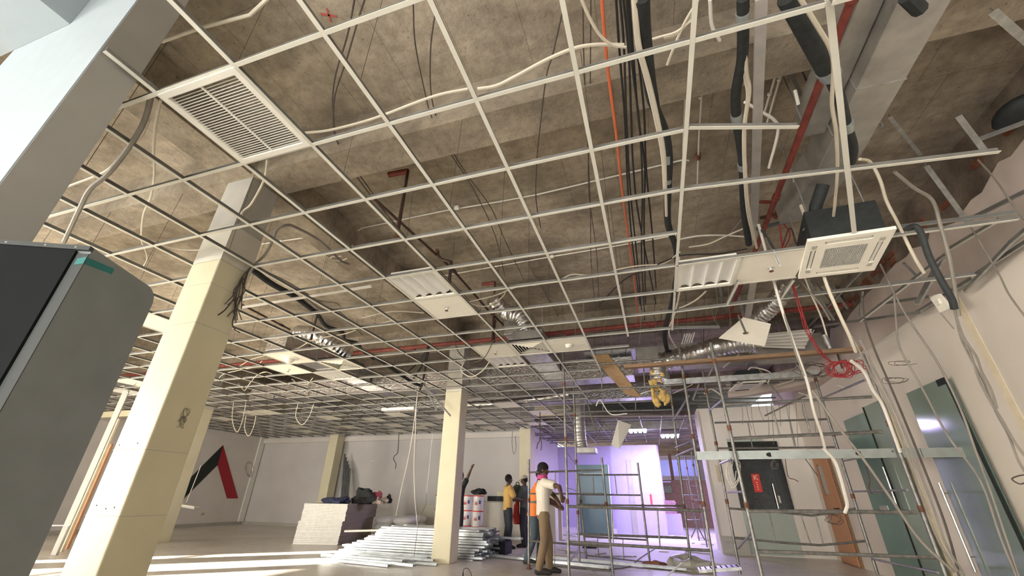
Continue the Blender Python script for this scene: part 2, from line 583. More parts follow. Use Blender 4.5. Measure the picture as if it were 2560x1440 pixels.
# grey pier at the left edge (only its end and flank show)
pr = thing('pier', 'pale painted wall pier at the left edge, in front of the grid ceiling', 'pier', (-3.1, .73, 0))
MB().box((-3.9, .64, 0), (-2.60, .832, SLAB)).build('shaft', 'pier_paint', parent=pr)
struct(MB().box((-9.5, -1.2, 3.85), (-3.3, .639, SLAB - .004)), 'bulkhead_left', 'pier_paint')
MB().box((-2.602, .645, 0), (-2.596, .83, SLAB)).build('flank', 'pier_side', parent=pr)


def column(name, label, x, y, d=.385, e=.36, patch=False, extra=None):
    """cream column: x,y is its near right corner"""
    t = thing(name, label, 'column', (x - d / 2, y + e / 2, 0))
    zt = 3.20
    MB().box((x - d, y, 0), (x, y + e, zt)).build('shaft', 'cream_paint', parent=t, bevel=.012)
    MB().box((x - d + .004, y + .004, zt), (x - .004, y + e - .004, zt + .42)).build('primed_band', 'primer', parent=t)
    MB().box((x - d + .008, y + .008, zt + .42), (x - .008, y + e - .008, BEAM)).build('bare_top', 'grey_plaster', parent=t)
    if extra: extra(t)
    return t


def col1_extra(t):
    x, y = -3.87, 2.45
    sc = MB()
    r = random.Random(4)
    for zc, s in ((1.72, .05), (1.66, .04)):   # pencil scribble on the right flank
        pts = [(x + .004, y + .20 + s * math.cos(k * 1.9) * (.4 + .6 * r.random()), zc + s * 1.2 * math.sin(k * 1.3)) for k in range(14)]
        sc.tube(smooth_path(pts, 3), .0012, 4)
    sc.build('pencil_mark', 'pencil', parent=t)
    sc = MB()
    for z in (.95, 1.42, 2.52, 2.93):
        sc.box((x - .385 - .001, y - .0015, z), (x + .0015, y + .35, z + .004))
    sc.build('joint_line', 'grey_plaster', parent=t)
    for dx, dz in ((.33, 1.46), (.12, 1.47), (.30, 1.02), (.18, 1.0), (.09, 1.01)):
        MB().tube([(x - dx, y + .002, dz), (x - dx, y - .002, dz)], .006, 8).build('screw_hole', 'pencil', parent=t)


column('column', 'big cream square column in the left foreground, primed grey at its top', -3.87, 2.45, extra=col1_extra)
column('column', 'cream column behind the stacked metal studs, middle of the room', -3.87, 8.32)
column('column', 'cream column against the back wall behind the group of workers', -3.87, 14.0, e=.6)
column('column', 'cream column just right of the big one, before the red and black wall logo', -11.76, 8.45)
column('column', 'cream column with grey studs leaning on it behind the board stack', -11.76, 14.15, e=.4)

# ================================================================ SUSPENDED GRID
COLS = [(-4.26, -3.87, 2.45, 2.81), (-4.26, -3.87, 8.32, 8.68), (-12.15, -11.76, 8.45, 8.81), (-3.9, -2.6, .64, .832), (-4.26, -3.87, 14, 14.6), (-12.15, -11.76, 14.15, 14.55)]


def incol(x0, y0, x1, y1):
    for a, b_, c, d in COLS:
        if min(x0, x1) < b_ and max(x0, x1) > a and min(y0, y1) < d and max(y0, y1) > c: return True
    return False


def tee_mb(p, q, w=.026, h=.024):
    mb = MB()
    p = Vector(p); q = Vector(q)
    mb.bar(p, q, w, .004, mi=0)
    mb.bar(p + Vector((0, 0, .014)), q + Vector((0, 0, .014)), .005, h, mi=1)
    mb.bar(p + Vector((0, 0, .030)), q + Vector((0, 0, .030)), .009, .008, mi=1)
    return mb


TM = ['tee_white', 'tee_dark']
grid = thing('ceiling_grid', 'white metal suspended ceiling grid stripped of most of its tiles', 'ceiling grid', (gx(-5), gy(5), GZ))
bend = {0: 16.8, 1: 16.2, 2: 11.6, 3: 8.25, 4: 8.1}
for a in range(-23, 5):
    x = gx(a)
    ylo = gy(-5) if a > -1 else (.645 if a == -1 else .833); yhi = min(gy(bend.get(a, 22.8)), 14.6)
    cuts = []
    for c0, c1, d0, d1 in COLS:
        if c0 - .012 < x < c1 + .012 and d1 > ylo: cuts.append((d0, d1))
    cuts.sort()
    segs = []; s = ylo
    for d0, d1 in cuts:
        segs.append((s, d0)); s = d1
    segs.append((s, yhi))
    for s0, s1 in segs:
        if s1 - s0 > .05:
            tee_mb((x, s0, GZ), (x, s1, GZ)).build('main_tee', TM, parent=grid)
# cross tees
XR = {-4: 6, -3: 6, -2: 6, -1: 6, 0: 6, 1: 6, 2: 4, 3: 4, 4: 4, 5: 4, 6: 4, 7: 4, 8: 4, 9: 3, 10: 2, 11: 2, 12: 2, 13: 1, 14: 1, 15: 1, 16: 1}
cross = []
for b_ in range(-4, 23):
    for a in range(-23, XR.get(b_, 0)):
        x0, x1, y = gx(a) + .014, gx(a + 1) - .014, gy(b_)
        if incol(x0, y - .02, x1, y + .02): continue
        if y > 14.55: continue
        if a < -1 and y < .84: continue
        r = math.hypot(x0 + .3, y)
        if (a, b_) in ((-9, 13), (-6, 17), (-12, 12), (-3, 18), (-15, 9)): continue
        vis = y > .3 and (x0 > -5.5 or y > 1.5)
        cross.append((r + (0 if vis else 100), a, b_))
cross.sort()
base = tee_mb((.014, 0, 0), (.586, 0, 0), w=.024, h=.022)
cm = None
for r, a, b_ in cross[:290]:
    if cm is None:
        o = base.build('cross_tee', TM, parent=grid); cm = o.data
    else:
        o = bpy.data.objects.new('cross_tee', cm); C.objects.link(o); o.parent = grid
        o.matrix_parent_inverse = Matrix.Translation(-grid.location)
    o.location = (gx(a), gy(b_), GZ)
rest = MB()
for r, a, b_ in cross[290:]:
    for v0, f0, m0 in ((base.v, base.f, base.m),):
        k = len(rest.v)
        rest.v += [(v[0] + gx(a), v[1] + gy(b_), v[2] + GZ) for v in v0]
        rest.f += [tuple(i + k for i in f) for f in f0]; rest.m += m0
tag(rest.build('far_cross_tee', TM, parent=grid), kind='stuff')
hw = MB()
rnd = random.Random(11)
for a in range(-23, 4, 2):
    for b_ in range(-2, 22, 2):
        if b_ > bend.get(a, 22): continue
        x, y = gx(a), gy(b_) + .3
        if incol(x - .05, y - .05, x + .05, y + .05): continue
        hw.tube([(x, y, GZ + .04), (x + rnd.uniform(-.04, .04), y + rnd.uniform(-.04, .04), SLAB - .001)], .0022, 4)
tag(hw.build('hanger_wires', 'dark_wire', parent=grid), kind='stuff')

# ---------------------------------------------------------------- ceiling tiles that are still in place


def cell_at(u, v):
    p = pz(u, v, GZ)
    return math.floor((p.x - GX0) / .6), math.floor((p.y - GY0) / .6)


def tile(name, label, cat, a, b_, kind='plain', group=None):
    x0, y0 = gx(a) + .014, gy(b_) + .014; x1, y1 = gx(a + 1) - .014, gy(b_ + 1) - .014
    cx, cy = (x0 + x1) / 2, (y0 + y1) / 2
    z = GZ + .0025
    t = thing(name, label, cat, (cx, cy, z), group)
    if kind in ('plain', 'sprinkler', 'detector', 'dome'):
        MB().box((x0, y0, z), (x1, y1, z + .014)).build('tile', 'tile_white', parent=t)
        if kind == 'sprinkler':
            MB().lathe([(.030, 0), (.030, -.004), (.012, -.007), (.010, -.03), (.007, -.032)], (cx, cy, z), 12).build('rosette', 'louvre', parent=t)
            s = MB(); s.lathe([(.022, -.042), (.022, -.045), (.004, -.046)], (cx, cy, z), 12)
            s.bar((cx - .01, cy, z - .03), (cx - .01, cy, z - .043), .003, .003); s.bar((cx + .01, cy, z - .03), (cx + .01, cy, z - .043), .003, .003)
            s.build('deflector', 'rust', parent=t)
        if kind == 'detector':
            MB().lathe([(.055, 0), (.055, -.016), (.048, -.02), (.042, -.034), (.036, -.045), (.018, -.048)], (cx, cy, z), 20).build('detector_head', 'white_plastic', parent=t, smooth=True)
            MB().lathe([(.044, -.022), (.044, -.030)], (cx, cy, z), 20).build('chamber_slot', 'slot_black', parent=t)
        if kind == 'dome':
            MB().lathe([(.15, 0), (.15, -.006), (.13, -.012), (.09, -.02), (.075, -.05), (.05, -.085), (.02, -.10)], (cx, cy, z), 28).build('diffuser_cone', 'white_plastic', parent=t, smooth=True)
    elif kind == 'light':
        fr = MB()
        for A, B in (((x0, y0), (x1, y0 + .022)), ((x0, y1 - .022), (x1, y1)), ((x0, y0 + .022), (x0 + .022, y1 - .022)), ((x1 - .022, y0 + .022), (x1, y1 - .022))):
            fr.box((A[0], A[1], z), (B[0], B[1], z + .02))
        fr.build('frame', 'white_plastic', parent=t)
        MB().box((x0 + .02, y0 + .02, z + .055), (x1 - .02, y1 - .02, z + .075)).build('housing', 'white_plastic', parent=t)
        wd = (x1 - x0 - .044) / 4
        for k in range(4):
            xa = x0 + .022 + k * wd
            p = MB()
            prof = [(xa + wd * q, z + .045 * math.sin(PI * q) ** .7 + .006) for q in [i / 8 for i in range(9)]]
            vs = []
            for (xx, zz) in prof: vs += [(xx, y0 + .022, zz), (xx, y1 - .022, zz), (xx, y1 - .022, zz + .003), (xx, y0 + .022, zz + .003)]
            fs = []
            for i in range(8):
                o = i * 4
                fs += [(o, o + 1, o + 5, o + 4), (o + 3, o + 7, o + 6, o + 2)]
            p.add(vs, fs)
            p.build('reflector', 'light_panel', parent=t, smooth=True)
        for k in range(5):
            xa = x0 + .022 + k * wd
            MB().box((max(xa - .004, x0 + .005), y0 + .022, z + .001), (min(xa + .004, x1 - .005), y1 - .022, z + .012)).build('louvre_blade', 'light_panel', parent=t)
    elif kind == 'diffuser':
        MB().box((x0, y0, z + .05), (x1, y1, z + .06)).build('back_plate', 'slot_black', parent=t)
        for k in range(6):
            i0 = k * .045; i1 = i0 + (.028 if k else .036)
            X0, Y0, X1, Y1 = x0 + i0, y0 + i0, x1 - i0, y1 - i0
            r = MB(); d = i1 - i0
            zz = z + .0
            outer = [(X0, Y0), (X1, Y0), (X1, Y1), (X0, Y1)]
            inner = [(X0 + d, Y0 + d), (X1 - d, Y0 + d), (X1 - d, Y1 - d), (X0 + d, Y1 - d)]
            vs = [(p[0], p[1], zz + (.0 if k == 0 else .022)) for p in outer] + [(p[0], p[1], zz + (.0 if k == 0 else .0)) for p in inner]
            vs += [(v[0], v[1], v[2] + .004) for v in vs]
            fs = [(i, (i + 1) % 4, 4 + (i + 1) % 4, 4 + i) for i in range(4)] + [(8 + i, 12 + i, 12 + (i + 1) % 4, 8 + (i + 1) % 4) for i in range(4)]
            fs += [(4 + i, 4 + (i + 1) % 4, 12 + (i + 1) % 4, 12 + i) for i in range(4)] + [(i, 8 + i, 8 + (i + 1) % 4, (i + 1) % 4) for i in range(4)]
            r.add(vs, fs); r.build('vane', 'tile_white', parent=t)
    elif kind == 'grille':
        x0 -= .01; y0 -= .01; x1 += .01; y1 += .01
        z = GZ - .004
        f = MB(); d = .035
        for A, B in (((x0, y0), (x1, y0 + d)), ((x0, y1 - d), (x1, y1)), ((x0, y0 + d), (x0 + d, y1 - d)), ((x1 - d, y0 + d), (x1, y1 - d))):
            f.box((A[0], A[1], z - .006), (B[0], B[1], z + .02))
        f.build('frame', 'white_plastic', parent=t)
        MB().bar((cx, y0 + d, z + .004), (cx, y1 - d, z + .004), .008, .012).build('centre_bar', 'white_plastic', parent=t)
        n = 30
        blade = None
        for i in range(n):
            yy = y0 + d + (i + .5) * (y1 - y0 - 2 * d) / n
            MB().bar((x0 + d, yy, z + .012), (x1 - d, yy, z + .012), .0055, .010, up=(0, .5, 1)).build('blade', 'louvre', parent=t)
    return t


tile('return_grille', 'white return air grille with fine blades, nearest the top left pier', 'air grille', -1, 0, 'grille')
tile('louvred_light', 'square louvred ceiling light next to the bent brown sprinkler drop', 'ceiling light', -1, 4, 'light')
tile('ceiling_tile', 'cream tile with a sprinkler head, beside the centre louvred light', 'ceiling tile', -1, 5, 'sprinkler')
tile('ceiling_tile', 'cream tile with sprinkler left of the square vane diffuser', 'ceiling tile', -1, 8, 'sprinkler')
tile('air_diffuser', 'square white vane diffuser under the crumpled foil duct', 'air diffuser', 0, 8, 'diffuser')
tile('ceiling_tile', 'cream tile carrying a round smoke detector beside the square diffuser', 'ceiling tile', 1, 8, 'detector')
tile('louvred_light', 'small louvred light just below the sprinkler tile by the middle column', 'ceiling light', -1, 9, 'light')
tile('ceiling_tile', 'cream tile with a round cone diffuser, far left group', 'ceiling tile', -7, 7, 'dome')
tile('ceiling_tile', 'cream tile with sprinkler just below the round cone diffuser', 'ceiling tile', -8, 8, 'sprinkler')
tile('air_diffuser', 'square diffuser right of the round cone diffuser, left half', 'air diffuser', -6, 8, 'diffuser')
tile('louvred_light', 'louvred light touching the corner of the left square diffuser', 'ceiling light', -7, 9, 'light')
tile('ceiling_tile', 'plain cream tile between the grey cabinet and the big column, upper one', 'ceiling tile', -8, 4, 'plain')
tile('ceiling_tile', 'sprinkler tile low behind the grey cabinet edge', 'ceiling tile', -15, 8, 'sprinkler')
tile('louvred_light', 'far louvred light beside the cabinet, lowest on the left', 'ceiling light', -17, 9, 'light')
far = [(-15, 14), (-16, 14), (-11, 17), (-9, 16), (-13, 16), (-7, 17), (-6, 19), (-10, 20), (-4, 19), (-12, 21), (-8, 21), (-17, 18), (-19, 15), (-3, 20), (-14, 19), (-5, 14), (-2, 17), (-9, 19), (-6, 21), (-15, 21), (-11, 19), (-18, 20), (-3, 15)]
for a, b_ in far:
    tile('ceiling_tile', 'one of the scattered far ceiling tiles over the back of the room', 'ceiling tile', a, b_, 'plain', 'scattered far ceiling tiles')
# tiles and light of the strip leading to the cassette unit
tile('louvred_light', 'large louvred light at the left end of the strip by the cassette unit', 'ceiling light', 4, 5, 'light')
tile('ceiling_tile', 'cream sprinkler tile between the louvred light and the cassette unit', 'ceiling tile', 5, 5, 'sprinkler')
tf = thing('edge_tees', 'pair of white tees framing the strip of panels by the cassette unit', 'ceiling tee', (gx(5), gy(5), GZ))
e0 = Vector((gx(4), gy(5), GZ)); e1 = Vector((gx(8) + .25, gy(5) - .02, GZ))
tee_mb(e0, e1).build('tee', TM, parent=tf)
tee_mb((gx(4), gy(6), GZ), (gx(6), gy(6), GZ)).build('tee', TM, parent=tf)
tee_mb((gx(5), gy(5), GZ), (gx(5), gy(6), GZ)).build('tee', TM, parent=tf)

# white batten lamp on the far grid
t = thing('batten_lamp', 'white closed batten lamp lying on the far grid left of the middle column', 'lamp', (-6.5, 10, GZ))
MB().box((-6.95, 9.85, GZ - .06), (-6.0, 10.08, GZ + .02)).build('cover', 'light_panel', parent=t, bevel=.02)
MB().box((-6.02, 9.84, GZ - .07), (-5.93, 10.09, GZ + .02)).build('end_cap', 'white_plastic', parent=t, bevel=.02)

# tilted tile hanging from one corner
P = [pz(1797, 846, 3.30), pz(1858, 795, 3.34), pz(1927, 812, 3.22), pz(1912, 866, 3.10)]
a_, b2, c_, d_ = P
t = thing('hanging_tile', 'cream tile tilted and hanging loose above the scaffold', 'ceiling tile', P[0])
nn = (b2 - a_).cross(d_ - a_).normalized()
if nn.z < 0: nn = -nn
MB().prism(P, nn * .014).build('tile', 'tile_white', parent=t)
cc = (P[0] + P[1] + P[2] + P[3]) / 4
MB().ell(cc - nn * .01 + Vector((-.04, 0, 0)), (.035, .035, .012)).build('sprinkler_plate', 'rust', parent=t)

# ================================================================ CASSETTE AIR UNIT
A, B_, C_, D_ = pz(1983, 698, 3.20), pz(2172, 672, 3.16), pz(2258, 577, 3.18), pz(2035, 603, 3.22)   # near-left, near-right, far-right...
cas = thing('cassette_unit', 'four way cassette air conditioner with cream panel and black body', 'air conditioner', (A + C_) / 2)
ex = ((B_ - A) + (C_ - D_)) / 2; ey = ((D_ - A) + (C_ - B_)) / 2
ctr = (A + B_ + C_ + D_) / 4
ux = ex.normalized(); uy = (ey - ux * ey.dot(ux)).normalized(); uz = ux.cross(uy)
if uz.z < 0: uz = -uz
LX = ex.length / 2; LY = max(ey.length / 2, .36)


def cp(a, b_, c=0): return ctr + ux * (a * LX) + uy * (b_ * LY) + uz * c


def cbox(a0, b0, a1, b1, c0, c1, mb=None):
    mb = mb or MB()
    return mb.prism([cp(a0, b0, c0), cp(a1, b0, c0), cp(a1, b1, c0), cp(a0, b1, c0)], uz * (c1 - c0))


pan = MB()
# panel frame with a real opening for the intake
for q in ((-1, -1, 1, -.86), (-1, .86, 1, 1), (-1, -.86, -.86, .86), (.86, -.86, 1, .86), (-.86, -.72, .86, -.5), (-.86, .5, .86, .72), (-.72, -.5, -.5, .5), (.5, -.5, .72, .5)):
    cbox(q[0], q[1], q[2], q[3], 0, .03, pan)
for q in ((-.86, -.86, -.55, -.72), (.55, -.86, .86, -.72), (-.86, .72, -.55, .86), (.55, .72, .86, .86), (-.86, -.72, -.72, -.55), (-.86, .55, -.72, .72), (.72, -.72, .86, -.55), (.72, .55, .86, .72)):
    cbox(q[0], q[1], q[2], q[3], 0, .03, pan)
pan.build('panel', 'tile_white', parent=cas)
cbox(-.86, -.86, .86, .86, .031, .36).build('body', 'black_foam', parent=cas)
cbox(-.98, -.98, .98, .98, .02, .034).build('backing', 'slot_black', parent=cas)
for q in ((-.52, -.83, .52, -.75), (-.52, .75, .52, .83), (-.83, -.52, -.75, .52), (.75, -.52, .83, .52)):
    cbox(q[0], q[1], q[2], q[3], .004, .012).build('flap', 'white_plastic', parent=cas)
for i in range(24):
    a = -.49 + i * .98 / 23
    cbox(a, -.49, a + .022, .49, -.001, .012).build('intake_blade', 'louvre', parent=cas)
for i in range(12):
    a = -.49 + i * .98 / 11
    cbox(-.49, a, .49, a + .02, .004, .010).build('intake_rib', 'tile_white', parent=cas)
for q in ((-.75, -.75), (.7, -.7), (.7, .7), (-.7, .7)):
    p = cp(q[0], q[1], .2)
    MB().tube([p, Vector((p.x, p.y, SLAB))], .006, 6).build('hanger_rod', 'zinc', parent=cas)
# insulated elbow entering the unit
MB().tube(smooth_path([cp(-.55, .5, .30), cp(-.5, .6, .42), cp(-.2, .9, .62)], 5), [.05] * 6 + [.055] * 5, 12).build('insulated_inlet', 'black_foam', parent=cas, smooth=True)
MB().tube([cp(-.62, .42, .24), cp(-.55, .5, .32)], [.09, .05], 12).build('cream_funnel', 'cream_cable', parent=cas, smooth=True)

# ================================================================ DUCTS AND PIPES ABOVE THE GRID


def rect_duct(name, label, x0, y0, z0, x1, y1, z1, m='duct_zinc', cat='duct', flange=1.2):
    t = thing(name, label, cat, ((x0 + x1) / 2, (y0 + y1) / 2, z0))
    MB().box((x0, y0, z0), (x1, y1, z1)).build('duct_body', m, parent=t, bevel=.006)
    long_y = (y1 - y0) > (x1 - x0)
    s = (y0 if long_y else x0) + .9
    e = (y1 if long_y else x1) - .2
    while s < e:
        f = .018
        if long_y: MB().box((x0 - f, s, z0 - f), (x1 + f, s + .03, z1 + f)).build('flange', m, parent=t)
        else: MB().box((s, y0 - f, z0 - f), (s + .03, y1 + f, z1 + f)).build('flange', m, parent=t)
        s += flange
    for s in (0, 1):
        if long_y:
            for xx in (x0 - .03, x1 + .03):
                yy = y0 + (y1 - y0) * (.3 + .5 * s)
                MB().bar((xx, yy, z0), (xx, yy, SLAB if z1 < SLAB - .1 else z1), .012, .012).build('hanger_rod', 'zinc', parent=t)
        else:
            for yy in (y0 - .03, y1 + .03):
                xx = x0 + (x1 - x0) * (.3 + .5 * s)
                MB().bar((xx, yy, z0), (xx, yy, SLAB if z1 < SLAB - .1 else z1), .012, .012, up=(0, 1, 0)).build('hanger_rod', 'zinc', parent=t)
    return t


t = thing('galvanised_duct', 'large dull galvanised duct running overhead at the upper right', 'duct', (1.95, 2, 3.9))
MB().box((1.79, -1.0, 3.90), (2.10, 3.75, 4.22)).build('duct_body', 'duct_zinc', parent=t, bevel=.008)
for yy in (1.45, 2.75):
    MB().box((1.785, yy, 3.895), (2.105, yy + .012, 4.225)).build('seam', 'zinc', parent=t)
MB().prism([(1.79, 3.75, 3.90), (2.10, 3.75, 3.90), (2.10, 3.75, 4.22), (1.79, 3.75, 4.22)], (-.12, .75, .0)).build('reducer', 'duct_zinc', parent=t)
MB().box((1.62, .6, 4.02), (1.785, 3.3, 4.3)).build('side_box', 'duct_zinc', parent=t, bevel=.01)
for yy in (1.2, 3.2):
    for xx in (1.77, 2.12):
        MB().bar((xx, yy, 3.88), (xx, yy, SLAB), .012, .012).build('hanger_rod', 'zinc', parent=t)

for (lab, a) in [('long foil-skinned duct crossing the room just behind the first far beam', (-11.0, 9.15, 3.52, -.2, 9.75, 3.95)),
                 ('second foil-skinned duct crossing nearer the back wall', (-11.4, 11.6, 3.55, .6, 12.1, 3.95)),
                 ('foil-skinned duct branch running front to back over the middle', (-2.3, 6.55, 3.72, -1.8, 9.1, 4.1)),
                 ('foil-skinned duct branch over the left bay', (-7.4, 6.2, 3.75, -6.9, 9.1, 4.1)),
                 ('foil-skinned duct branch above the far left bay', (-10.6, 9.9, 3.6, -10.1, 13.9, 3.95))]:
    rect_duct('insulated_duct', lab, *a, m='foil')
rect_duct('galvanised_duct', 'galvanised duct above the scaffold towers', -.1, 8.75, 3.6, 3.3, 9.3, 4.0)
rect_duct('rear_duct', 'violet lit duct across the rear bay', -3.6, 15.6, 3.30, 1.2, 16.1, 3.58)


def flex(name, label, pts, r, m='foil', n=18, ribs=True, cat='duct', step=5, parent=None, amp=.07):
    P = smooth_path(pts, step)
    out = []; rr = []
    rn = random.Random(int(abs(pts[0][0] * 1000)) + 5)
    # corrugate
    for i in range(len(P) - 1):
        for k in range(3):
            out.append(P[i].lerp(P[i + 1], k / 3)); rr.append(r * (1 + (amp if k % 2 else -amp * .6) + rn.uniform(-amp, amp) * .5))
    out.append(P[-1]); rr.append(r)
    o = MB().tube(out, rr, n).build(name, m, smooth=True)
    return tag(o, label, cat)


flex('flexible_duct', 'crumpled silver flexible duct dropping to the square diffuser', [pz(1232, 745, 4.15), pz(1262, 778, 4.0), pz(1295, 790, 3.8), pz(1312, 815, 3.6), pz(1318, 842, 3.42)], .13)
t = thing('diffuser_box', 'small metal box on top of the square diffuser', 'duct box', (gx(0) + .3, gy(8) + .3, GZ + .07))
MB().box((gx(0) + .06, gy(8) + .06, GZ + .07), (gx(1) - .06, gy(9) - .06, GZ + .22)).build('box', 'duct_zinc', parent=t, bevel=.01)
MB().lathe([(.13, .15), (.13, .20)], (gx(0) + .3, gy(8) + .3, GZ + .07), 16).build('spigot', 'duct_zinc', parent=t)
flex('flexible_duct', 'crumpled silver flexible duct above the left bay, by the black hose', [pz(745, 832, 3.95), pz(790, 838, 3.8), pz(835, 862, 3.65), pz(872, 890, 3.5)], .14)
flex('flexible_duct', 'silver flexible duct hanging behind the tilted tile', [pz(1975, 700, 4.0), pz(1952, 738, 3.95), pz(1925, 770, 3.85), pz(1890, 800, 3.75)], .13)
flex('flexible_duct', 'long shiny flexible duct lying along the brown timber plank', [py(1650, 905, 8.2), py(1720, 888, 8.2), py(1790, 868, 8.1), py(1850, 858, 8.0), py(1900, 860, 7.9)], .17)
flex('spiral_duct', 'foil wrapped duct drop ending in a square box behind the scaffold', [py(1448, 985, 12.5), py(1448, 1040, 12.5), py(1450, 1090, 12.5), py(1455, 1122, 12.5)], .17, m='duct_zinc', amp=.03)
t = thing('plenum_box', 'square metal box at the bottom of the foil duct drop', 'duct box', py(1465, 1130, 12.5))
p0 = py(1447, 1134, 12.5); p1 = py(1490, 1120, 12.5)
MB().box((p0.x - .02, 12.25, p0.z), (p1.x, 12.8, p1.z)).build('box', 'duct_zinc', parent=t, bevel=.01)
flex('flexible_duct', 'silver flexible duct end with yellow wool hanging out', [py(1648, 905, 7.6), py(1645, 925, 7.6), py(1648, 950, 7.6)], .14)
o = MB()
rn = random.Random(5)
for k in range(16):
    u = 1648 + rn.uniform(-16, 20); v = 945 + rn.uniform(-18, 62)
    o.ell(py(u, v, 7.55 + rn.uniform(-.05, .05)), (.02 + rn.random() * .035, .04, .04 + rn.random() * .09), 8, 6, rot=Matrix.Rotation(rn.uniform(-.7, .7), 3, 'Y'))
tag(o.build('insulation_clump', 'yellow_wool', smooth=True), 'torn yellow mineral wool dangling from the silver duct end', 'insulation')
flex('flexible_duct', 'silver duct length lying along the far grid right of the middle column', [pz(1165, 1012, 3.36), pz(1240, 1008, 3.36), pz(1330, 1000, 3.36), pz(1425, 985, 3.36)], .085)
t = tag(MB().box((-1.2, 8.8, 4.0), (2.6, 9.6, 4.02)).build('ceiling_tray', 'zinc'), 'flat metal tray above the scaffold towers', 'tray')


def pipe(name, label, pts, r, m, cat='pipe', group=None, n=8, sm=True, ext=None, k=5):
    P = smooth_path(pts, k) if sm and len(pts) > 2 else [Vector(p) for p in pts]
    o = MB().tube(P, r, n).build(name, m, smooth=True)
    return tag(o, label, cat, group)


def piped(name, label, pts, r, m, parts=(), cat='pipe', sm=False):
    """pipe with parts (pts, r, material, part name)"""
    t = thing(name, label, cat, pts[0])
    P = smooth_path(pts, 5) if sm else [Vector(p) for p in pts]
    MB().tube(P, r, 10).build('pipe', m, parent=t, smooth=True)
    for pp, rr, mm, nm in parts:
        MB().tube([Vector(p) for p in pp], rr, 10).build(nm, mm, parent=t, smooth=True)
    return t


# red sprinkler mains
zr = 4.12
couple = []
for x in (-9.8, -7.2, -5.0, -1.4, .2):
    couple.append(([(x, 7.82, zr), (x + .12, 7.82, zr)], .062, 'red_pipe', 'coupling'))
    couple.append(([(x + .4, 7.82, zr + .03), (x + .4, 7.82, SLAB)], .006, 'zinc', 'hanger_rod'))
piped('sprinkler_main', 'thick red sprinkler main crossing the whole ceiling', [(-15.5, 7.82, zr), (3.5, 7.74, zr)], .045, 'red_pipe', couple)
piped('sprinkler_branch', 'red pipe running beside the large galvanised duct', [(1.56, -1, 3.98), (1.56, 4.9, 3.98), (1.56, 7.7, 4.05)], .028, 'red_pipe',
      [([(1.56, 2.0, 3.98), (1.56, 2.08, 3.98)], .038, 'red_pipe', 'coupling'), ([(1.56, 4.05, 3.98), (1.56, 4.12, 3.98)], .038, 'red_pipe', 'coupling'), ([(1.56, 3.1, 3.98), (1.56, 3.1, SLAB)], .006, 'zinc', 'hanger_rod')])
piped('sprinkler_branch', 'brown branch pipe running back beside the centre louvred light', [pz(1003, 568, 4.3) + Vector((0, -.6, 0)), pz(1129, 671, 4.0), pz(1226, 782, 4.0), (pz(1226, 782, 4.0).x + .05, 7.7, 4.05)], .018, 'brown_pipe',
      [([pz(1129, 671, 4.0), pz(1138, 681, 4.0)], .026, 'brown_pipe', 'coupling'), ([pz(1200, 750, 4.0), pz(1200, 750, 4.0) + Vector((0, 0, .7))], .006, 'zinc', 'hanger_rod')])
p = pz(1020, 428, 4.55)
piped('sprinkler_drop', 'red bracket and brown drop pipe under the slab, upper middle', [pz(972, 437, 4.55), p, Vector((p.x, p.y, 3.62))], .022, 'brown_pipe',
      [([pz(972, 437, 4.55), p], .034, 'red_pipe', 'red_stub'), ([Vector((p.x, p.y, 3.64)), Vector((p.x, p.y, 3.60))], .03, 'rust', 'end_cap')])
p = pz(1237, 707, 4.5)
piped('sprinkler_drop', 'small red bracket with drop pipe beside the crumpled silver duct', [pz(1205, 711, 4.5), p, Vector((p.x, p.y, 3.4))], .022, 'brown_pipe',
      [([pz(1205, 711, 4.5), p], .032, 'red_pipe', 'red_stub')])
p = py(1122, 668, 4.5)
piped('sprinkler_drop', 'bent brown swan neck sprinkler drop by the louvred light', [pz(1092, 627, 4.2), pz(1096, 640, 4.05), pz(1108, 650, 3.95), pz(1124, 654, 3.9), pz(1127, 665, 3.8), Vector((pz(1127, 665, 3.8).x, pz(1127, 665, 3.8).y, 3.3))], .022, 'brown_pipe',
      [([pz(1092, 627, 4.2), pz(1094, 634, 4.12)], .032, 'rust', 'elbow')], sm=True)
p = pz(795, 778, 4.2)
piped('sprinkler_drop', 'rusty drop pipe beside the black hose in the left bay', [pz(775, 775, 4.2), p, Vector((p.x, p.y, 3.5))], .022, 'brown_pipe',
      [([pz(775, 775, 4.2), p], .03, 'rust', 'elbow')])
piped('sprinkler_branch', 'thin brown branch pipe across the left bay beyond the big column', [pz(605, 762, 4.1), pz(725, 824, 4.1)], .018, 'brown_pipe',
      [([pz(700, 811, 4.1), pz(708, 815, 4.1)], .026, 'brown_pipe', 'coupling')])
for i, (u, v, l) in enumerate([(735, 850, 'left bay, beside the red main'), (1237, 800, 'middle bay, over the diffuser tiles')]):
    q = pz(u, v, 4.1)
    piped('sprinkler_drop', 'straight brown drop pipe, ' + l, [q, Vector((q.x, q.y, 3.3))], .02, 'brown_pipe', [([q, q + Vector((0, 0, -.05))], .028, 'rust', 'elbow')])
pipe('red_pipe', 'short red pipe end above the cassette unit', [pz(1900, 505, 4.3), pz(1935, 505, 4.3), pz(1975, 500, 4.3), pz(2080, 480, 4.35)], .02, 'red_pipe')
pipe('red_pipe', 'slanting dark red pipe left of the cassette unit', [pz(1958, 480, 4.2), pz(1938, 545, 4.1)], .022, 'red_pipe', sm=False)

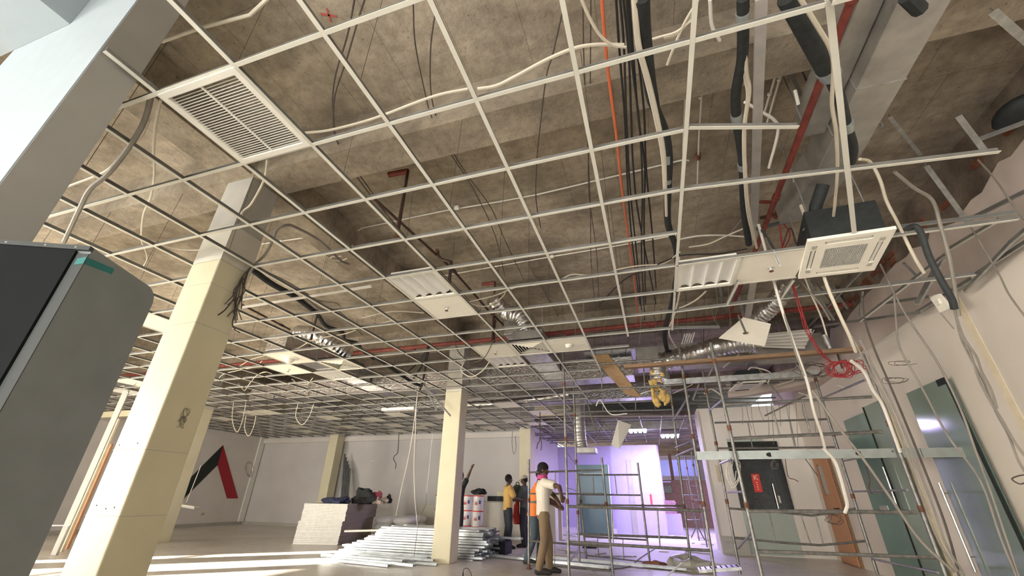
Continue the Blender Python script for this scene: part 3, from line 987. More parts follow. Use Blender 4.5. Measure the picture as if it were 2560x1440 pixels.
pipe('conduit', 'pale strip on the slab at the top left, beyond the pier', [pz(405, 104, 4.3), pz(500, 70, 4.3), pz(625, 38, 4.3), pz(668, -2, 4.3)], .014, 'cream_cable', sm=False)
t = thing('paint_mark', 'small red painted cross on the slab near the top edge', 'paint mark', pz(822, 38, SLAB - .003))
q = pz(822, 38, SLAB - .003)
MB().bar(q + Vector((-.06, -.03, 0)), q + Vector((.06, .03, 0)), .016, .003).build('stroke', 'red_paint', parent=t)
MB().bar(q + Vector((-.02, .05, 0)), q + Vector((.02, -.05, 0)), .016, .003).build('stroke', 'red_paint', parent=t)
# white conduits fixed to the slab
zc = SLAB - .03
piped('conduit', 'white conduit with a corner bend crossing the slab behind the first beam', [pz(880, 618, zc - .35), pz(884, 585, zc), pz(905, 570, zc), pz(1110, 527, zc), pz(1255, 503, zc), pz(1340, 487, zc), pz(1715, 398, zc)], .011, 'white_cable',
      [([pz(1138, 520, zc), pz(1148, 518, zc)], .035, 'white_plastic', 'junction_box')])
piped('conduit', 'second white conduit crossing the slab nearer the middle', [pz(1104, 690, zc), pz(1376, 642, zc), pz(1540, 615, zc), pz(1690, 588, zc)], .011, 'white_cable',
      [([pz(1376, 642, zc), pz(1384, 641, zc)], .03, 'white_plastic', 'junction_box')])
pipe('conduit', 'long grey conduit running back from the second cross conduit', [pz(1320, 660, zc), pz(1395, 790, zc), pz(1398, 850, zc)], .012, 'grey_cable', sm=False)
pipe('conduit', 'short white conduit left of the striped black pipe', [pz(1714, 222, zc), pz(1708, 385, zc), pz(1722, 402, zc)], .010, 'white_cable')
piped('conduit', 'white conduit with saddle clip and box beside the strut', [pz(1756, 210, zc), pz(1748, 330, zc), pz(1743, 470, zc)], .010, 'white_cable',
      [([pz(1745, 386, zc), pz(1744, 396, zc)], .035, 'rust', 'junction_box'), ([pz(1752, 240, zc), pz(1751, 246, zc)], .018, 'white_plastic', 'saddle_clip')])
piped('conduit', 'left one of the twin white conduits near the strut', [pz(1946, 165, 4.5), pz(1910, 285, 4.5)], .010, 'white_cable', [([pz(1925, 232, 4.5), pz(1923, 238, 4.5)], .018, 'white_plastic', 'saddle_clip')])
piped('conduit', 'right one of the twin white conduits near the strut', [pz(1958, 166, 4.5), pz(1918, 305, 4.5)], .010, 'white_cable', [([pz(1949, 196, 4.5), pz(1947, 202, 4.5)], .018, 'white_plastic', 'saddle_clip')])
piped('conduit', 'bent white conduit with a square box near the top edge', [pz(1775, 0, 4.4), pz(1780, 65, 4.4), pz(1800, 105, 4.4), pz(1803, 150, 4.4), pz(1792, 200, 4.4), pz(1822, 206, 4.4)], .014, 'white_cable',
      [([pz(1796, 152, 4.4), pz(1794, 172, 4.4)], .035, 'cream_cable', 'junction_box')], sm=True)
pipe('conduit', 'white conduit hook beside the black lagged pipe', [pz(1862, 255, 4.2), pz(1900, 278, 4.2), pz(1935, 300, 4.2), pz(1945, 330, 4.2), pz(1922, 420, 4.1)], .014, 'white_cable')
pipe('conduit', 'short white conduit stub near the red pipe, upper right', [pz(2020, 145, 4.5), pz(2036, 188, 4.5)], .012, 'white_cable', sm=False)
pipe('conduit', 'white conduit stub hanging left of the red pipe', [pz(1987, 225, 4.3), pz(1996, 262, 4.2)], .014, 'white_cable', sm=False)
piped('conduit', 'white conduit along the left bay slab beyond the column', [pz(640, 612, zc), pz(770, 593, zc)], .011, 'white_cable', [([pz(700, 603, zc), pz(706, 602, zc)], .018, 'white_plastic', 'saddle_clip')])
pipe('conduit', 'twin white trunking strip lying over the left bay grid', [pz(608, 768, 3.32), pz(930, 715, 3.32)], .02, 'white_cable', sm=False)

# lagged pipes
piped('lagged_pipe', 'black lagged pipe with silver bands right of the cable bundle', [pz(1605, -5, 3.75), pz(1612, 100, 3.8), pz(1632, 250, 3.85), pz(1662, 330, 3.9), pz(1672, 395, 3.9), pz(1670, 470, 3.9), pz(1670, 560, 3.9), pz(1690, 620, 3.9), pz(1696, 700, 3.8)], [.045] * 11 + [.036] * 30, 'black_foam',
      [([pz(1668, 385, 3.9), pz(1669, 405, 3.9)], .040, 'silver_tape', 'silver_band'), ([pz(1669, 445, 3.9), pz(1669, 455, 3.9)], .040, 'silver_tape', 'silver_band')], sm=True)
piped('lagged_pipe', 'black lagged pipe with silver bands left of the flat strut', [pz(1858, -5, 3.75), pz(1856, 140, 3.8), pz(1840, 230, 3.85), pz(1842, 300, 3.85), pz(1856, 400, 3.9), pz(1860, 520, 3.95), pz(1872, 610, 3.9)], .036, 'black_foam',
      [([pz(1857, 30, 3.76), pz(1857, 55, 3.77)], .041, 'silver_tape', 'silver_band'), ([pz(1840, 285, 3.85), pz(1844, 308, 3.85)], .041, 'silver_tape', 'silver_band'), ([pz(1855, 410, 3.9), pz(1857, 422, 3.9)], .041, 'silver_tape', 'silver_band')], sm=True)
piped('lagged_pipe', 'thick black lagged pipe crossing in front of the large duct', [pz(1970, -10, 3.55), pz(2015, 75, 3.55), pz(2062, 165, 3.55), pz(2072, 185, 3.55), pz(2100, 250, 3.6), pz(2118, 320, 3.6), pz(2132, 370, 3.6), pz(2128, 405, 3.62)], [.055] * 15 + [.035] * 21, 'black_foam',
      [([pz(2066, 172, 3.55), pz(2078, 190, 3.55)], .06, 'silver_tape', 'silver_band'), ([pz(2116, 305, 3.6), pz(2121, 325, 3.6)], .041, 'silver_tape', 'silver_band')], sm=True)
pipe('lagged_pipe', 'short black pipe stub crossing above the large duct at the top edge', [pz(2265, -10, 3.7), pz(2300, 25, 3.7)], .04, 'black_foam', sm=False)
pipe('lagged_pipe', 'black hose sagging over the left bay from the column to the foil duct', [pz(632, 675, 3.45), pz(680, 710, 3.4), pz(738, 742, 3.42), pz(790, 782, 3.5)], .035, 'black_foam', cat='hose')
pipe('lagged_pipe', 'black hose winding from the rusty drop over the left foil duct', [pz(797, 790, 3.45), pz(815, 815, 3.45), pz(855, 830, 3.42), pz(862, 850, 3.42), pz(893, 858, 3.42), pz(905, 875, 3.42), pz(935, 897, 3.42)], .03, 'black_foam', cat='hose')
pipe('lagged_pipe', 'thick dark pipe lying on the grid before the middle column', [pz(935, 890, 3.4), pz(985, 925, 3.4), pz(1030, 955, 3.38), pz(1055, 965, 3.36)], .035, 'black_foam', cat='hose')
pipe('lagged_hose', 'black lagged hose drooping down the right wall from the cassette unit', [py(2268, 572, 3.6), py(2285, 566, 3.6), py(2302, 582, 3.6), py(2322, 640, 3.65), py(2352, 700, 3.7), py(2378, 745, 3.75), py(2386, 772, 3.8)], .024, 'black_foam', cat='hose')

# flat strut slanting down
pa, pb = pz(1903, -5, 4.2), pz(1884, 610, 4.2)
t = thing('strut', 'flat galvanised strut running away beside the black lagged pipe', 'strut', pa)
MB().bar(pa, pb, .075, .03).build('strap', 'strut_grey', parent=t)
for k in (.25, .7):
    q = pa.lerp(pb, k)
    MB().bar(q, q + Vector((0, 0, SLAB - q.z)), .02, .006).build('hanger', 'zinc', parent=t)

# ================================================================ SCAFFOLD


def down(p, q, z=0.0):
    """extend the line q->p down to height z"""
    p = Vector(p); q = Vector(q); d = p - q
    return p + d * ((z - p.z) / d.z)


def scaf(name, label, posts, bars, cat='scaffold', group=None):
    """posts: list of (bottom px, top px, Y, extend to floor); bars: list of (px, Y, px, Y, r)"""
    P0 = py(posts[0][0][0], posts[0][0][1], posts[0][2])
    t = thing(name, label, cat, (P0.x, P0.y, 0), group)
    for bpx, tpx, Y, ext in posts:
        a = py(bpx[0], bpx[1], Y); b = py(tpx[0], tpx[1], Y)
        if ext: a = down(a, b, .03)
        MB().tube([a, b], .0215, 10).build('pole', 'scaffold_steel', parent=t, smooth=True)
        h = b.z - a.z
        z = 1.05
        while z < h - .1:
            c = a.lerp(b, z / h)
            d = (b - a).normalized()
            MB().tube([c - d * .035, c + d * .035], .028, 10).build('collar', 'rust', parent=t, smooth=True); z += .95
        if ext:
            MB().lathe([(.055, 0), (.055, .012), (.026, .02), (.026, .08)], (a.x, a.y, .002), 12).build('base_plate', 'rust', parent=t, smooth=True)
    for bb in bars:
        pts = [py(bb[i][0], bb[i][1], bb[i + 1]) for i in range(0, len(bb) - 1, 2)]
        r = bb[-1]
        MB().tube(pts, r, 8).build('rung' if r < .014 else 'cross_bar', 'scaffold_steel', parent=t, smooth=True)
    return t


YA, YA2, YB, YB2 = 7.4, 9.4, 6.6, 8.8
scaf('scaffold_tower', 'left steel scaffold tower, the one the man in white holds', [
    ((1423, 1440), (1408, 880), YA, 1), ((1787, 1437), (1695, 852), YA, 1),
    ((1450, 1438), (1432, 905), YA2, 0), ((1730, 1432), (1668, 905), YA2, 0)], [
    ((1421, 1266), YA, (1762, 1277), YA, .021), ((1424, 1355), YA, (1777, 1377), YA, .021),
    ((1409, 917), YA, (1700, 894), YA, .017), ((1412, 981), YA, (1714, 960), YA, .017),
    ((1529, 1270), YA, (1533, 1357), YA, .011), ((1643, 1274), YA, (1650, 1368), YA, .011),
    ((1502, 909), YA, (1505, 973), YA, .011), ((1608, 903), YA, (1612, 967), YA, .011),
    ((1436, 1030), YA2, (1685, 1024), YA2, .017), ((1441, 1262), YA2, (1708, 1265), YA2, .017), ((1443, 1335), YA2, (1717, 1345), YA2, .021),
    ((1510, 978), YA2, (1507, 1028), YA2, .010), ((1589, 978), YA2, (1589, 1026), YA2, .010),
    ((1412, 1022), YA, (1436, 1062), YA2, .013), ((1416, 1130), YA, (1440, 1160), YA2, .013), ((1424, 1404), YA, (1448, 1372), YA2, .013),
    ((1418, 1218), YA, (1442, 1226), YA2, .013), ((1722, 990), YA, (1682, 1052), YA2, .017), ((1746, 1115), YA, (1690, 1140), YA2, .017), ((1742, 1095), YA, (1688, 1119), YA2, .010)])
scaf('scaffold_tower', 'right steel scaffold tower, standing before the black glass panel', [
    ((1905, 1439), (1776, 857), YB, 1), ((2365, 1439), (2157, 885), YB, 1),
    ((1851, 1436), (1756, 925), YB2, 0), ((2194, 1436), (2035, 935), YB2, 0)], [
    ((1807, 1012), YB, (2179, 992), YB, .019), ((1831, 1096), YB, (2206, 1079), YB, .021), ((1868, 1277), YB, (2291, 1281), YB, .021), ((1893, 1378), YB, (2342, 1394), YB, .019),
    ((1928, 1007), YB, (1949, 1089), YB, .011), ((2006, 1002), YB, (2026, 1086), YB, .011),
    ((1786, 1057), YB2, (2067, 1048), YB2, .017), ((1794, 1121), YB2, (2087, 1118), YB2, .017),
    ((1824, 1271), YB2, (1945, 1280), YB2, (2029, 1289), YB2, (2080, 1282), YB2, (2140, 1272), YB2, .017),
    ((1838, 1345), YB2, (1960, 1357), YB2, (2049, 1363), YB2, (2110, 1358), YB2, (2166, 1352), YB2, .017),
    ((1870, 1057), YB2, (1881, 1118), YB2, .010), ((1975, 1052), YB2, (1989, 1118), YB2, .010),
    ((1922, 1279), YB2, (1938, 1354), YB2, .010), ((2002, 1286), YB2, (2027, 1362), YB2, .010), ((2039, 1288), YB2, (2058, 1361), YB2, .010),
    ((1832, 1146), YB, (1799, 1160), YB2, .015), ((1858, 1229), YB, (1814, 1231), YB2, .013), ((1880, 1330), YB, (1845, 1372), YB2, .013),
    ((2236, 1128), YB, (2106, 1153), YB2, .013), ((2268, 1225), YB, (2130, 1229), YB2, .013), ((2345, 1432), YB, (2180, 1397), YB2, .015),
    ((2162, 950), YB, (2050, 998), YB2, .015), ((1805, 1000), YB, (1772, 1027), YB2, .015), ((1785, 910), YB, (1762, 962), YB2, .013)])
scaf('loose_scaffold', 'loose scaffold frame standing between the orange vest man and the white shirt man', [
    ((1322, 1430), (1322, 1148), 8.4, 1), ((1533, 1438), (1504, 1143), 8.4, 0)], [
    ((1322, 1181), 8.4, (1506, 1175), 8.4, .017), ((1322, 1234), 8.4, (1512, 1235), 8.4, .015), ((1322, 1352), 8.4, (1525, 1368), 8.4, .017), ((1322, 1410), 8.4, (1531, 1428), 8.4, .015),
    ((1388, 1180), 8.4, (1387, 1234), 8.4, .009), ((1385, 1357), 8.4, (1386, 1412), 8.4, .009)])
scaf('loose_scaffold', 'loose scaffold frame standing in front of the teal glass panel', [
    ((1466, 1400), (1445, 1184), 9.9, 0), ((1626, 1418), (1594, 1157), 9.9, 0)], [
    ((1445, 1187), 9.9, (1597, 1187), 9.9, .017), ((1450, 1236), 9.9, (1603, 1238), 9.9, .015), ((1459, 1341), 9.9, (1616, 1350), 9.9, .017), ((1463, 1388), 9.9, (1622, 1406), 9.9, .013),
    ((1482, 1190), 9.9, (1485, 1234), 9.9, .010), ((1537, 1189), 9.9, (1542, 1236), 9.9, .010), ((1494, 1344), 9.9, (1497, 1392), 9.9, .009), ((1557, 1346), 9.9, (1559, 1398), 9.9, .009)])
scaf('loose_scaffold', 'far violet lit scaffold frame in the corridor opening', [
    ((1768, 1368), (1728, 1130), 13.8, 0), ((1722, 1362), (1692, 1128), 13.8, 0)], [
    ((1704, 1238), 13.8, (1746, 1238), 13.8, .015), ((1698, 1200), 13.8, (1740, 1200), 13.8, .015), ((1714, 1300), 13.8, (1757, 1300), 13.8, .015),
    ((1712, 1258), 13.8, (1762, 1350), 13.8, .017), ((1762, 1270), 13.8, (1728, 1345), 13.8, .015), ((1716, 1200), 13.8, (1722, 1238), 13.8, .01)])
scaf('loose_scaffold', 'second violet lit scaffold frame further in the corridor opening', [
    ((1748, 1352), (1712, 1140), 15.5, 0), ((1775, 1352), (1742, 1140), 15.5, 0)], [
    ((1724, 1215), 15.5, (1754, 1215), 15.5, .014), ((1730, 1250), 15.5, (1760, 1250), 15.5, .014), ((1738, 1300), 15.5, (1768, 1300), 15.5, .014)])


def plank(name, label, pts, w, h, m, cat, up=(0, 0, 1), parts=(), pm='slot_black'):
    t = thing(name, label, cat, pts[0])
    MB().bar(pts[0], pts[1], w, h, up=up).build('length', m, parent=t, bevel=.003)
    for nm, mb, mm in parts: mb.build(nm, mm, parent=t)
    return t


plank('timber_plank', 'long brown timber laid across the tops of the scaffold towers', [py(1560, 918, 7.0), py(2152, 874, 7.0)], .12, .055, 'wood_dark', 'plank')
a, b2 = py(1500, 893, 7.2), py(1598, 1000, 8.6)
t = thing('timber_board', 'loose pale board sloping down behind the left tower top', 'board', a)
MB().prism([py(1477, 889, 7.2), py(1520, 886, 7.2), py(1603, 994, 8.4), py(1564, 986, 8.4)], (.004, .02, .02)).build('length', 'wood', parent=t)
# stud rail: C section with service holes
a, b2 = py(1742, 1139, 6.8), py(2432, 1130, 6.6)
t = thing('metal_stud', 'long perforated metal stud resting across the right scaffold tower', 'metal stud', a)
MB().bar(a, b2, .006, .100).build('web', 'zinc_mid', parent=t)
for s in (1, -1):
    MB().bar(a + Vector((0, .02, .05 * s)), b2 + Vector((0, .02, .05 * s)), .045, .006).build('flange', 'zinc', parent=t)
for u in (1951, 2180):
    k = (u - 1742) / 690
    c = a.lerp(b2, k) + Vector((0, -.004, 0))
    h = MB(); h.prism([(c.x + .045 * math.cos(q) * (1 if abs(math.cos(q)) > 0 else 1), c.y, c.z + .028 * math.sin(q)) for q in [2 * PI * i / 14 for i in range(14)]], (0, .001, 0))
    h.build('service_hole', 'slot_black', parent=t)
for u in (1862, 2105, 2322):
    c = a.lerp(b2, (u - 1742) / 690) + Vector((0, -.004, 0))
    MB().box((c.x - .003, c.y, c.z - .05), (c.x + .003, c.y + .001, c.z + .05)).build('tie_mark', 'slot_black', parent=t)
a, b2 = py(1660, 955, 7.6), py(2045, 932, 7.6)
t = thing('metal_stud', 'upper grey metal stud lying across the towers below the timber', 'metal stud', a)
MB().bar(a, b2, .006, .09).build('web', 'zinc', parent=t)
MB().bar(a + Vector((0, .02, -.045)), b2 + Vector((0, .02, -.045)), .045, .006).build('flange', 'zinc', parent=t)

# ================================================================ LOOSE TEES AND STUDS ON THE RIGHT


def lt(label, p, q, w=.024, h=.036, m=None, dark=False):
    """loose tee or stud between two world points"""
    mb = MB(); mb.bar(p, q, w, .004, mi=0); d = Vector((0, 0, .02))
    mb.bar(Vector(p) + d, Vector(q) + d, .005, h, mi=1)
    o = mb.build('loose_tee', m or (['zinc', 'tee_dark'] if dark else ['tee_white', 'tee_dark']))
    return tag(o, label, 'loose tee')


lt('long white tee hanging down to the cassette unit from the top edge', pz(2072, -5, GZ + .04), pz(2139, 612, GZ - .02), w=.034)
lt('short white tee stub sticking out right of the grid, upper middle', pz(1722, 320, GZ), pz(1996, 318, GZ + .03))
lt('long white tee with dark web reaching far right past the large duct', pz(1705, 475, GZ), pz(2500, 380, GZ + .02))
lt('long tee running right under the cassette unit', pz(1685, 781, GZ), pz(2440, 688, GZ))
lt('short tee ending at the tilted hanging tile', pz(1683, 822, GZ), pz(1800, 820, GZ), dark=True)
lt('pale tee end standing from the cassette corner down to the left', py(1984, 702, 4.55), py(1950, 752, 5.0))
lt('pale tee slanting below the louvred light of the strip', pz(1846, 706, 3.2), pz(1818, 762, 3.2))
lt('dark stub crossing the sprinkler tile by the cassette', pz(1932, 625, 3.26), pz(1950, 665, 3.12), dark=True)
lt('dark stub crossing the tilted hanging tile', pz(1846, 790, 3.3), pz(1866, 835, 3.0), dark=True)
L4 = [
    ('grey stud high at the top right corner', pz(2482, 28, 4.1), pz(2575, 110, 4.1), .05),
    ('grey stud on the slab right of the large duct', pz(2224, 292, 4.3), pz(2302, 388, 4.3), .03),
    ('grey stud right of the large duct crossing the brick band', pz(2396, 290, 4.2), pz(2460, 375, 4.0), .045),
    ('long grey stud pointing down at the plaster edge', pz(2316, 415, 4.0), pz(2424, 562, 3.6), .04),
    ('dim grey strap left of the large duct', pz(1925, 80, 4.5), pz(2040, 310, 4.5), .03),
    ('grey stud on the masonry band at the right edge', pz(2440, 355, 4.1), pz(2575, 305, 4.1), .02),
]
for lab, p, q, wd in L4: lt(lab, p, q, w=wd, dark=True)
WX = 3.52
L5 = [
    ('dark tee crossing the plaster from the right edge, uppermost', (2575, 478, 3.3), (2425, 552, 3.3)),
    ('near level dark tee running from the cassette corner to the right wall', (2230, 572, 2.6), (2548, 534, 3.3)),
    ('thin tee running from mid wall up to the right edge', (2375, 625, 3.3), (2500, 552, 3.4)),
    ('bent dark tee low on the right wall edge, upper length', (2526, 611, 3.4), (2575, 570, 3.4)),
    ('thick dark tee leaning on the right wall top', (2412, 732, 3.45), (2530, 608, 3.4)),
    ('wall angle piece along the plaster step, right part', (2439, 690, 3.5), (2575, 603, 3.5)),
    ('wall angle piece along the plaster step, left part', (2290, 785, 3.5), (2430, 700, 3.5)),
    ('twin grey tee leg standing under the black hose, left leg', (2291, 762, 3.2), (2350, 650, 3.2)),
    ('twin grey tee leg standing under the black hose, right leg', (2297, 764, 3.2), (2365, 641, 3.2)),
    ('grey tee slanting from the cassette panel down to the scaffold', (2158, 676, 3.0), (2005, 835, 3.1)),
    ('long pale tee slanting from the wall down left behind the cables', (2365, 640, 3.2), (2150, 805, 3.0)),
    ('dark tee crossing below the cassette towards the wall', (2205, 762, 3.3), (2325, 745, 3.4)),
    ('dark short vertical angle on the bulkhead', (2157, 729, 3.1), (2150, 792, 3.1)),
    ('dark tee along the bulkhead foot left of the wall', (2036, 819, 3.0), (2302, 784, 3.4)),
    ('grey tee behind the cream cables below the cassette, steep one', (2028, 690, 3.0), (2105, 795, 3.1)),
    ('second steep grey tee below the cassette', (2060, 690, 3.0), (2120, 775, 3.1)),
    ('tee hanging from the tilted tile down to the timber', (1990, 838, 3.0), (2009, 872, 3.0)),
    ('pale tee leg beside the bulkhead corner', (2035, 825, 3.0), (2008, 872, 3.0)),
    ('grey strip under the red wires by the plaster', (2300, 700, 3.4), (2260, 660, 3.3)),
]
for lab, p, q in L5:
    lt(lab, pxx(*p), pxx(*q), dark=('pale' not in lab and 'thin' not in lab))
L6 = [
    ('thin tee hanging loose beside the middle column top', py(1058, 962, 8.0), py(1126, 1042, 8.0)),
    ('second thin tee hanging by the middle column, steeper', py(1058, 960, 8.1), py(1092, 1028, 8.1)),
    ('tee hanging from the far grid over the violet bay', py(1462, 985, 11), py(1490, 1085, 11)),
    ('tee slanting in the violet bay near the hanging panel', py(1522, 985, 12), py(1566, 1026, 12)),
    ('tee leg of the bent grid in the violet bay, left', py(1512, 1058, 13), py(1490, 1096, 13)),
    ('tee leg of the bent grid in the violet bay, right', py(1508, 1058, 13), py(1535, 1085, 13)),
    ('bright tee crossing behind the left tower top', py(1432, 1012, 11), py(1660, 1002, 11)),
    ('tee crossing lower behind the left tower', py(1440, 1042, 12), py(1700, 1040, 12)),
    ('pale tee hanging in front of the far cassette', py(1918, 955, 9.5), py(1956, 1002, 9.5)),
    ('tee leg dangling left of the far cassette', py(1748, 962, 9.5), py(1732, 1002, 9.5)),
    ('white wall piece slanting over the aisle wall top', py(1912, 1042, 11.5), py(2022, 988, 11.5)),
]
for lab, p, q in L6: lt(lab, p, q, w=.03)
# bent grid remains in the violet bay and above the aisle wall
rg = thing('rear_grid', 'battered remains of the ceiling grid over the violet rear bay', 'ceiling grid', (-1.5, 14, 3.2))
rn = random.Random(21)
for i in range(11):
    x = -4.0 + i * .62
    z0 = 3.22 + rn.uniform(-.05, .05)
    y1 = 19.6 if i != 5 else 17.5
    tee_mb((x, 12.6 if x < 1 else 13.0, z0), (x + rn.uniform(-.1, .1), y1, z0 + rn.uniform(-.06, .06))).build('main_tee', ['zinc', 'tee_dark'], parent=rg)
for i in range(12):
    yy = 12.9 + i * .6
    if rn.random() < .2: continue
    x0 = -4.2; x1 = 1.2 if rn.random() < .6 else -.6
    tee_mb((x0, yy, 3.23 + rn.uniform(-.06, .04)), (x1, yy + rn.uniform(-.1, .1), 3.23 + rn.uniform(-.06, .04))).build('cross_tee', ['zinc', 'tee_dark'], parent=rg)
for i in range(7):
    yy = 10.0 + i * .42
    x1 = rn.uniform(2.6, 3.5)
    tee_mb((1.3 + rn.uniform(-.3, .1), yy, 3.42), (x1, yy + .1, 3.42 + rn.uniform(-.05, .1))).build('cross_tee', ['zinc', 'tee_dark'], parent=rg)
a, b2, c2, d2 = py(1528, 1112, 12.6), py(1545, 1050, 12.9), py(1578, 1062, 12.9), py(1548, 1122, 12.4)
t = thing('dangling_tile', 'grey ceiling panel dangling by a corner in the violet bay', 'ceiling tile', a)
MB().prism([a, b2, c2, d2], (.01, .015, 0)).build('panel', 'tile_white', parent=t)
MB().tube([b2, Vector((b2.x, b2.y, 3.7))], .004, 5).build('wire', 'dark_wire', parent=t)
# far cassette
a, b2, c2, d2 = pz(1822, 980, 3.30), pz(1884, 974, 3.30), pz(1916, 954, 3.30), pz(1845, 958, 3.30)
t = thing('cassette_unit', 'small far cassette air conditioner above the aisle wall', 'air conditioner', a)
MB().prism([a, b2, c2, d2], (0, 0, .03)).build('panel', 'tile_white', parent=t)
cc = (a + b2 + c2 + d2) / 4
MB().prism([cc + (q - cc) * .8 + Vector((0, 0, .03)) for q in (a, b2, c2, d2)], (0, 0, .25)).build('body', 'black_foam', parent=t)
MB().prism([cc + (q - cc) * .5 + Vector((0, 0, -.004)) for q in (a, b2, c2, d2)], (0, 0, .004)).build('intake', 'louvre', parent=t)
for k, (q0, q1) in enumerate(((a, b2), (c2, d2))):
    m0 = cc + ((q0 + q1) / 2 - cc) * .78; e = (q1 - q0) * .28
    MB().bar(m0 - e + Vector((0, 0, -.004)), m0 + e + Vector((0, 0, -.004)), .05, .006).build('slot', 'slot_black', parent=t)

# ================================================================ CABLES


def cz(label, pts, z, r, m, name='cable', cat='cable', group=None):
    zs = z if isinstance(z, (list, tuple)) else (z, z)
    n = len(pts)
    P = [pz(u, v, zs[0] + (zs[1] - zs[0]) * i / (n - 1)) for i, (u, v) in enumerate(pts)]
    o = MB().tube(smooth_path(P, 5), r, 6).build(name, m, smooth=True)
    return tag(o, label, cat, group)


def cx(label, pts, x, r, m, name='cable', cat='cable', group=None):
    P = [pxx(u, v, x) for u, v in pts]
    o = MB().tube(smooth_path(P, 5), r, 6).build(name, m, smooth=True)
    return tag(o, label, cat, group)


def cy(label, pts, y, r, m, name='cable', cat='cable', group=None):
    ys = y if isinstance(y, (list, tuple)) else (y, y)
    n = len(pts)
    P = [py(u, v, ys[0] + (ys[1] - ys[0]) * i / (n - 1)) for i, (u, v) in enumerate(pts)]
    o = MB().tube(smooth_path(P, 5), r, 6).build(name, m, smooth=True)
    return tag(o, label, cat, group)


DW = 'dark_wire'
cz('left dark wire of the pair near the red cross mark', [(887, -5), (868, 90), (836, 200), (832, 290), (845, 360), (905, 460), (1000, 575), (1120, 715)], 4.4, .007, DW)
cz('right dark wire of the pair near the red cross mark', [(913, -5), (895, 50), (866, 150), (838, 235), (834, 300), (850, 370), (915, 460), (1010, 590), (1128, 705), (1215, 795)], 4.38, .007, DW)
cz('dark wire looping across three grid rows, left of two', [(1033, 12), (1038, 110), (1062, 230), (1082, 300), (1130, 390), (1185, 475), (1238, 590), (1262, 690)], 4.4, .006, DW)
cz('dark wire looping across three grid rows, right of two', [(1088, 30), (1076, 130), (1080, 250), (1112, 345), (1170, 440), (1228, 520), (1262, 600), (1310, 700)], 4.42, .006, DW)
cz('single dark wire slanting across the upper beam', [(1407, 25), (1382, 135), (1366, 190), (1352, 300), (1342, 400), (1340, 500), (1352, 570)], 4.2, .006, DW)
cz('thin dark wire left of the orange conduit, left of two', [(1457, 10), (1460, 160), (1468, 330), (1476, 520), (1478, 660), (1490, 780)], 4.3, .005, DW)
cz('thin dark wire left of the orange conduit, right of two', [(1477, -5), (1476, 160), (1474, 330), (1472, 480), (1492, 640), (1498, 770)], 4.3, .005, DW)
cz('bright orange conduit running the length of the bare slab', [(1504, -5), (1518, 160), (1540, 330), (1556, 480), (1572, 600), (1586, 700), (1596, 820)], 4.25, .013, 'orange_pipe', name='orange_conduit', cat='conduit')
for i, (pts, lab) in enumerate([
    ([(1540, -5), (1548, 120), (1562, 300), (1570, 480), (1582, 620), (1600, 760)], 'first black cable right of the orange conduit'),
    ([(1550, -5), (1560, 120), (1566, 300), (1576, 480), (1592, 640), (1604, 780)], 'second black cable right of the orange conduit'),
    ([(1558, -5), (1572, 140), (1578, 300), (1584, 430), (1600, 560), (1640, 760)], 'third black cable right of the orange conduit'),
    ([(1572, -5), (1584, 150), (1596, 300), (1612, 420), (1610, 560), (1614, 760)], 'fourth black cable, nearest the lagged pipe'),
    ([(1580, -5), (1594, 130), (1610, 280), (1616, 430), (1632, 600), (1640, 720)], 'fifth black cable, touching the lagged pipe'),
    ([(1566, -5), (1580, 160), (1600, 330), (1606, 480), (1604, 640), (1612, 800)], 'sixth black cable in the middle of the bundle')]):
    cz(lab, pts, 4.15 - i * .03, .009, 'black_cable')
cz('cream twin cable strapped to the first lagged pipe', [(1588, -5), (1598, 110), (1622, 200), (1642, 285), (1660, 380), (1664, 470), (1666, 540)], 3.74, .014, 'cream_cable')
cz('second cream cable strapped to the first lagged pipe', [(1582, -5), (1592, 110), (1612, 190), (1636, 290), (1655, 390), (1660, 475)], 3.76, .010, 'white_cable')
cz('cream cable strapped to the second lagged pipe', [(1872, -5), (1862, 70), (1866, 180), (1874, 230), (1862, 320), (1864, 430), (1872, 520), (1892, 620)], 3.78, .013, 'cream_cable')
cz('second cream cable on the second lagged pipe', [(1866, -5), (1858, 70), (1860, 180), (1868, 240), (1858, 330), (1860, 430), (1868, 530), (1884, 600)], 3.80, .009, 'white_cable')
cz('cream cable lying along the thick lagged pipe', [(2000, -5), (2040, 60), (2075, 120), (2084, 170), (2080, 260), (2090, 330), (2094, 420), (2088, 500), (2084, 540)], 3.45, .012, 'cream_cable')
cz('long slack cream cable wandering over the upper beam, left length', [(760, 332), (820, 326), (905, 305), (965, 285), (1035, 258), (1100, 236), (1170, 222)], 4.1, .012, 'cream_cable')
cz('long slack cream cable wandering over the upper beam, right length', [(1194, 222), (1240, 214), (1290, 190), (1360, 152), (1425, 124), (1480, 112), (1560, 112)], 4.1, .014, 'cream_cable')
cz('cream cable dropping in from the top edge to the slack cable', [(1452, -5), (1474, 45), (1500, 88), (1530, 112), (1565, 118)], 4.0, .011, 'cream_cable')
cz('frayed cable fan near the top edge, left strand', [(1745, 0), (1710, 60), (1680, 130), (1668, 162)], 4.0, .010, 'cream_cable')
cz('frayed cable fan near the top edge, middle strand', [(1730, 50), (1690, 80), (1650, 92), (1630, 98)], 4.0, .009, 'cream_cable')
cz('frayed cable fan near the top edge, right strand', [(1740, 20), (1718, 60), (1690, 88), (1660, 96)], 4.02, .009, 'cream_cable')
cz('grey cable bunch hanging over the tees at the pier', [(382, 222), (362, 300), (325, 365), (270, 435), (226, 472), (200, 520), (160, 605)], (3.3, 3.1), .016, 'grey_cable')
cz('cream cable by the pier joining the grey bunch', [(372, 300), (352, 340), (318, 372), (276, 420), (240, 440), (200, 455), (165, 468)], (3.4, 3.4), .010, 'cream_cable')
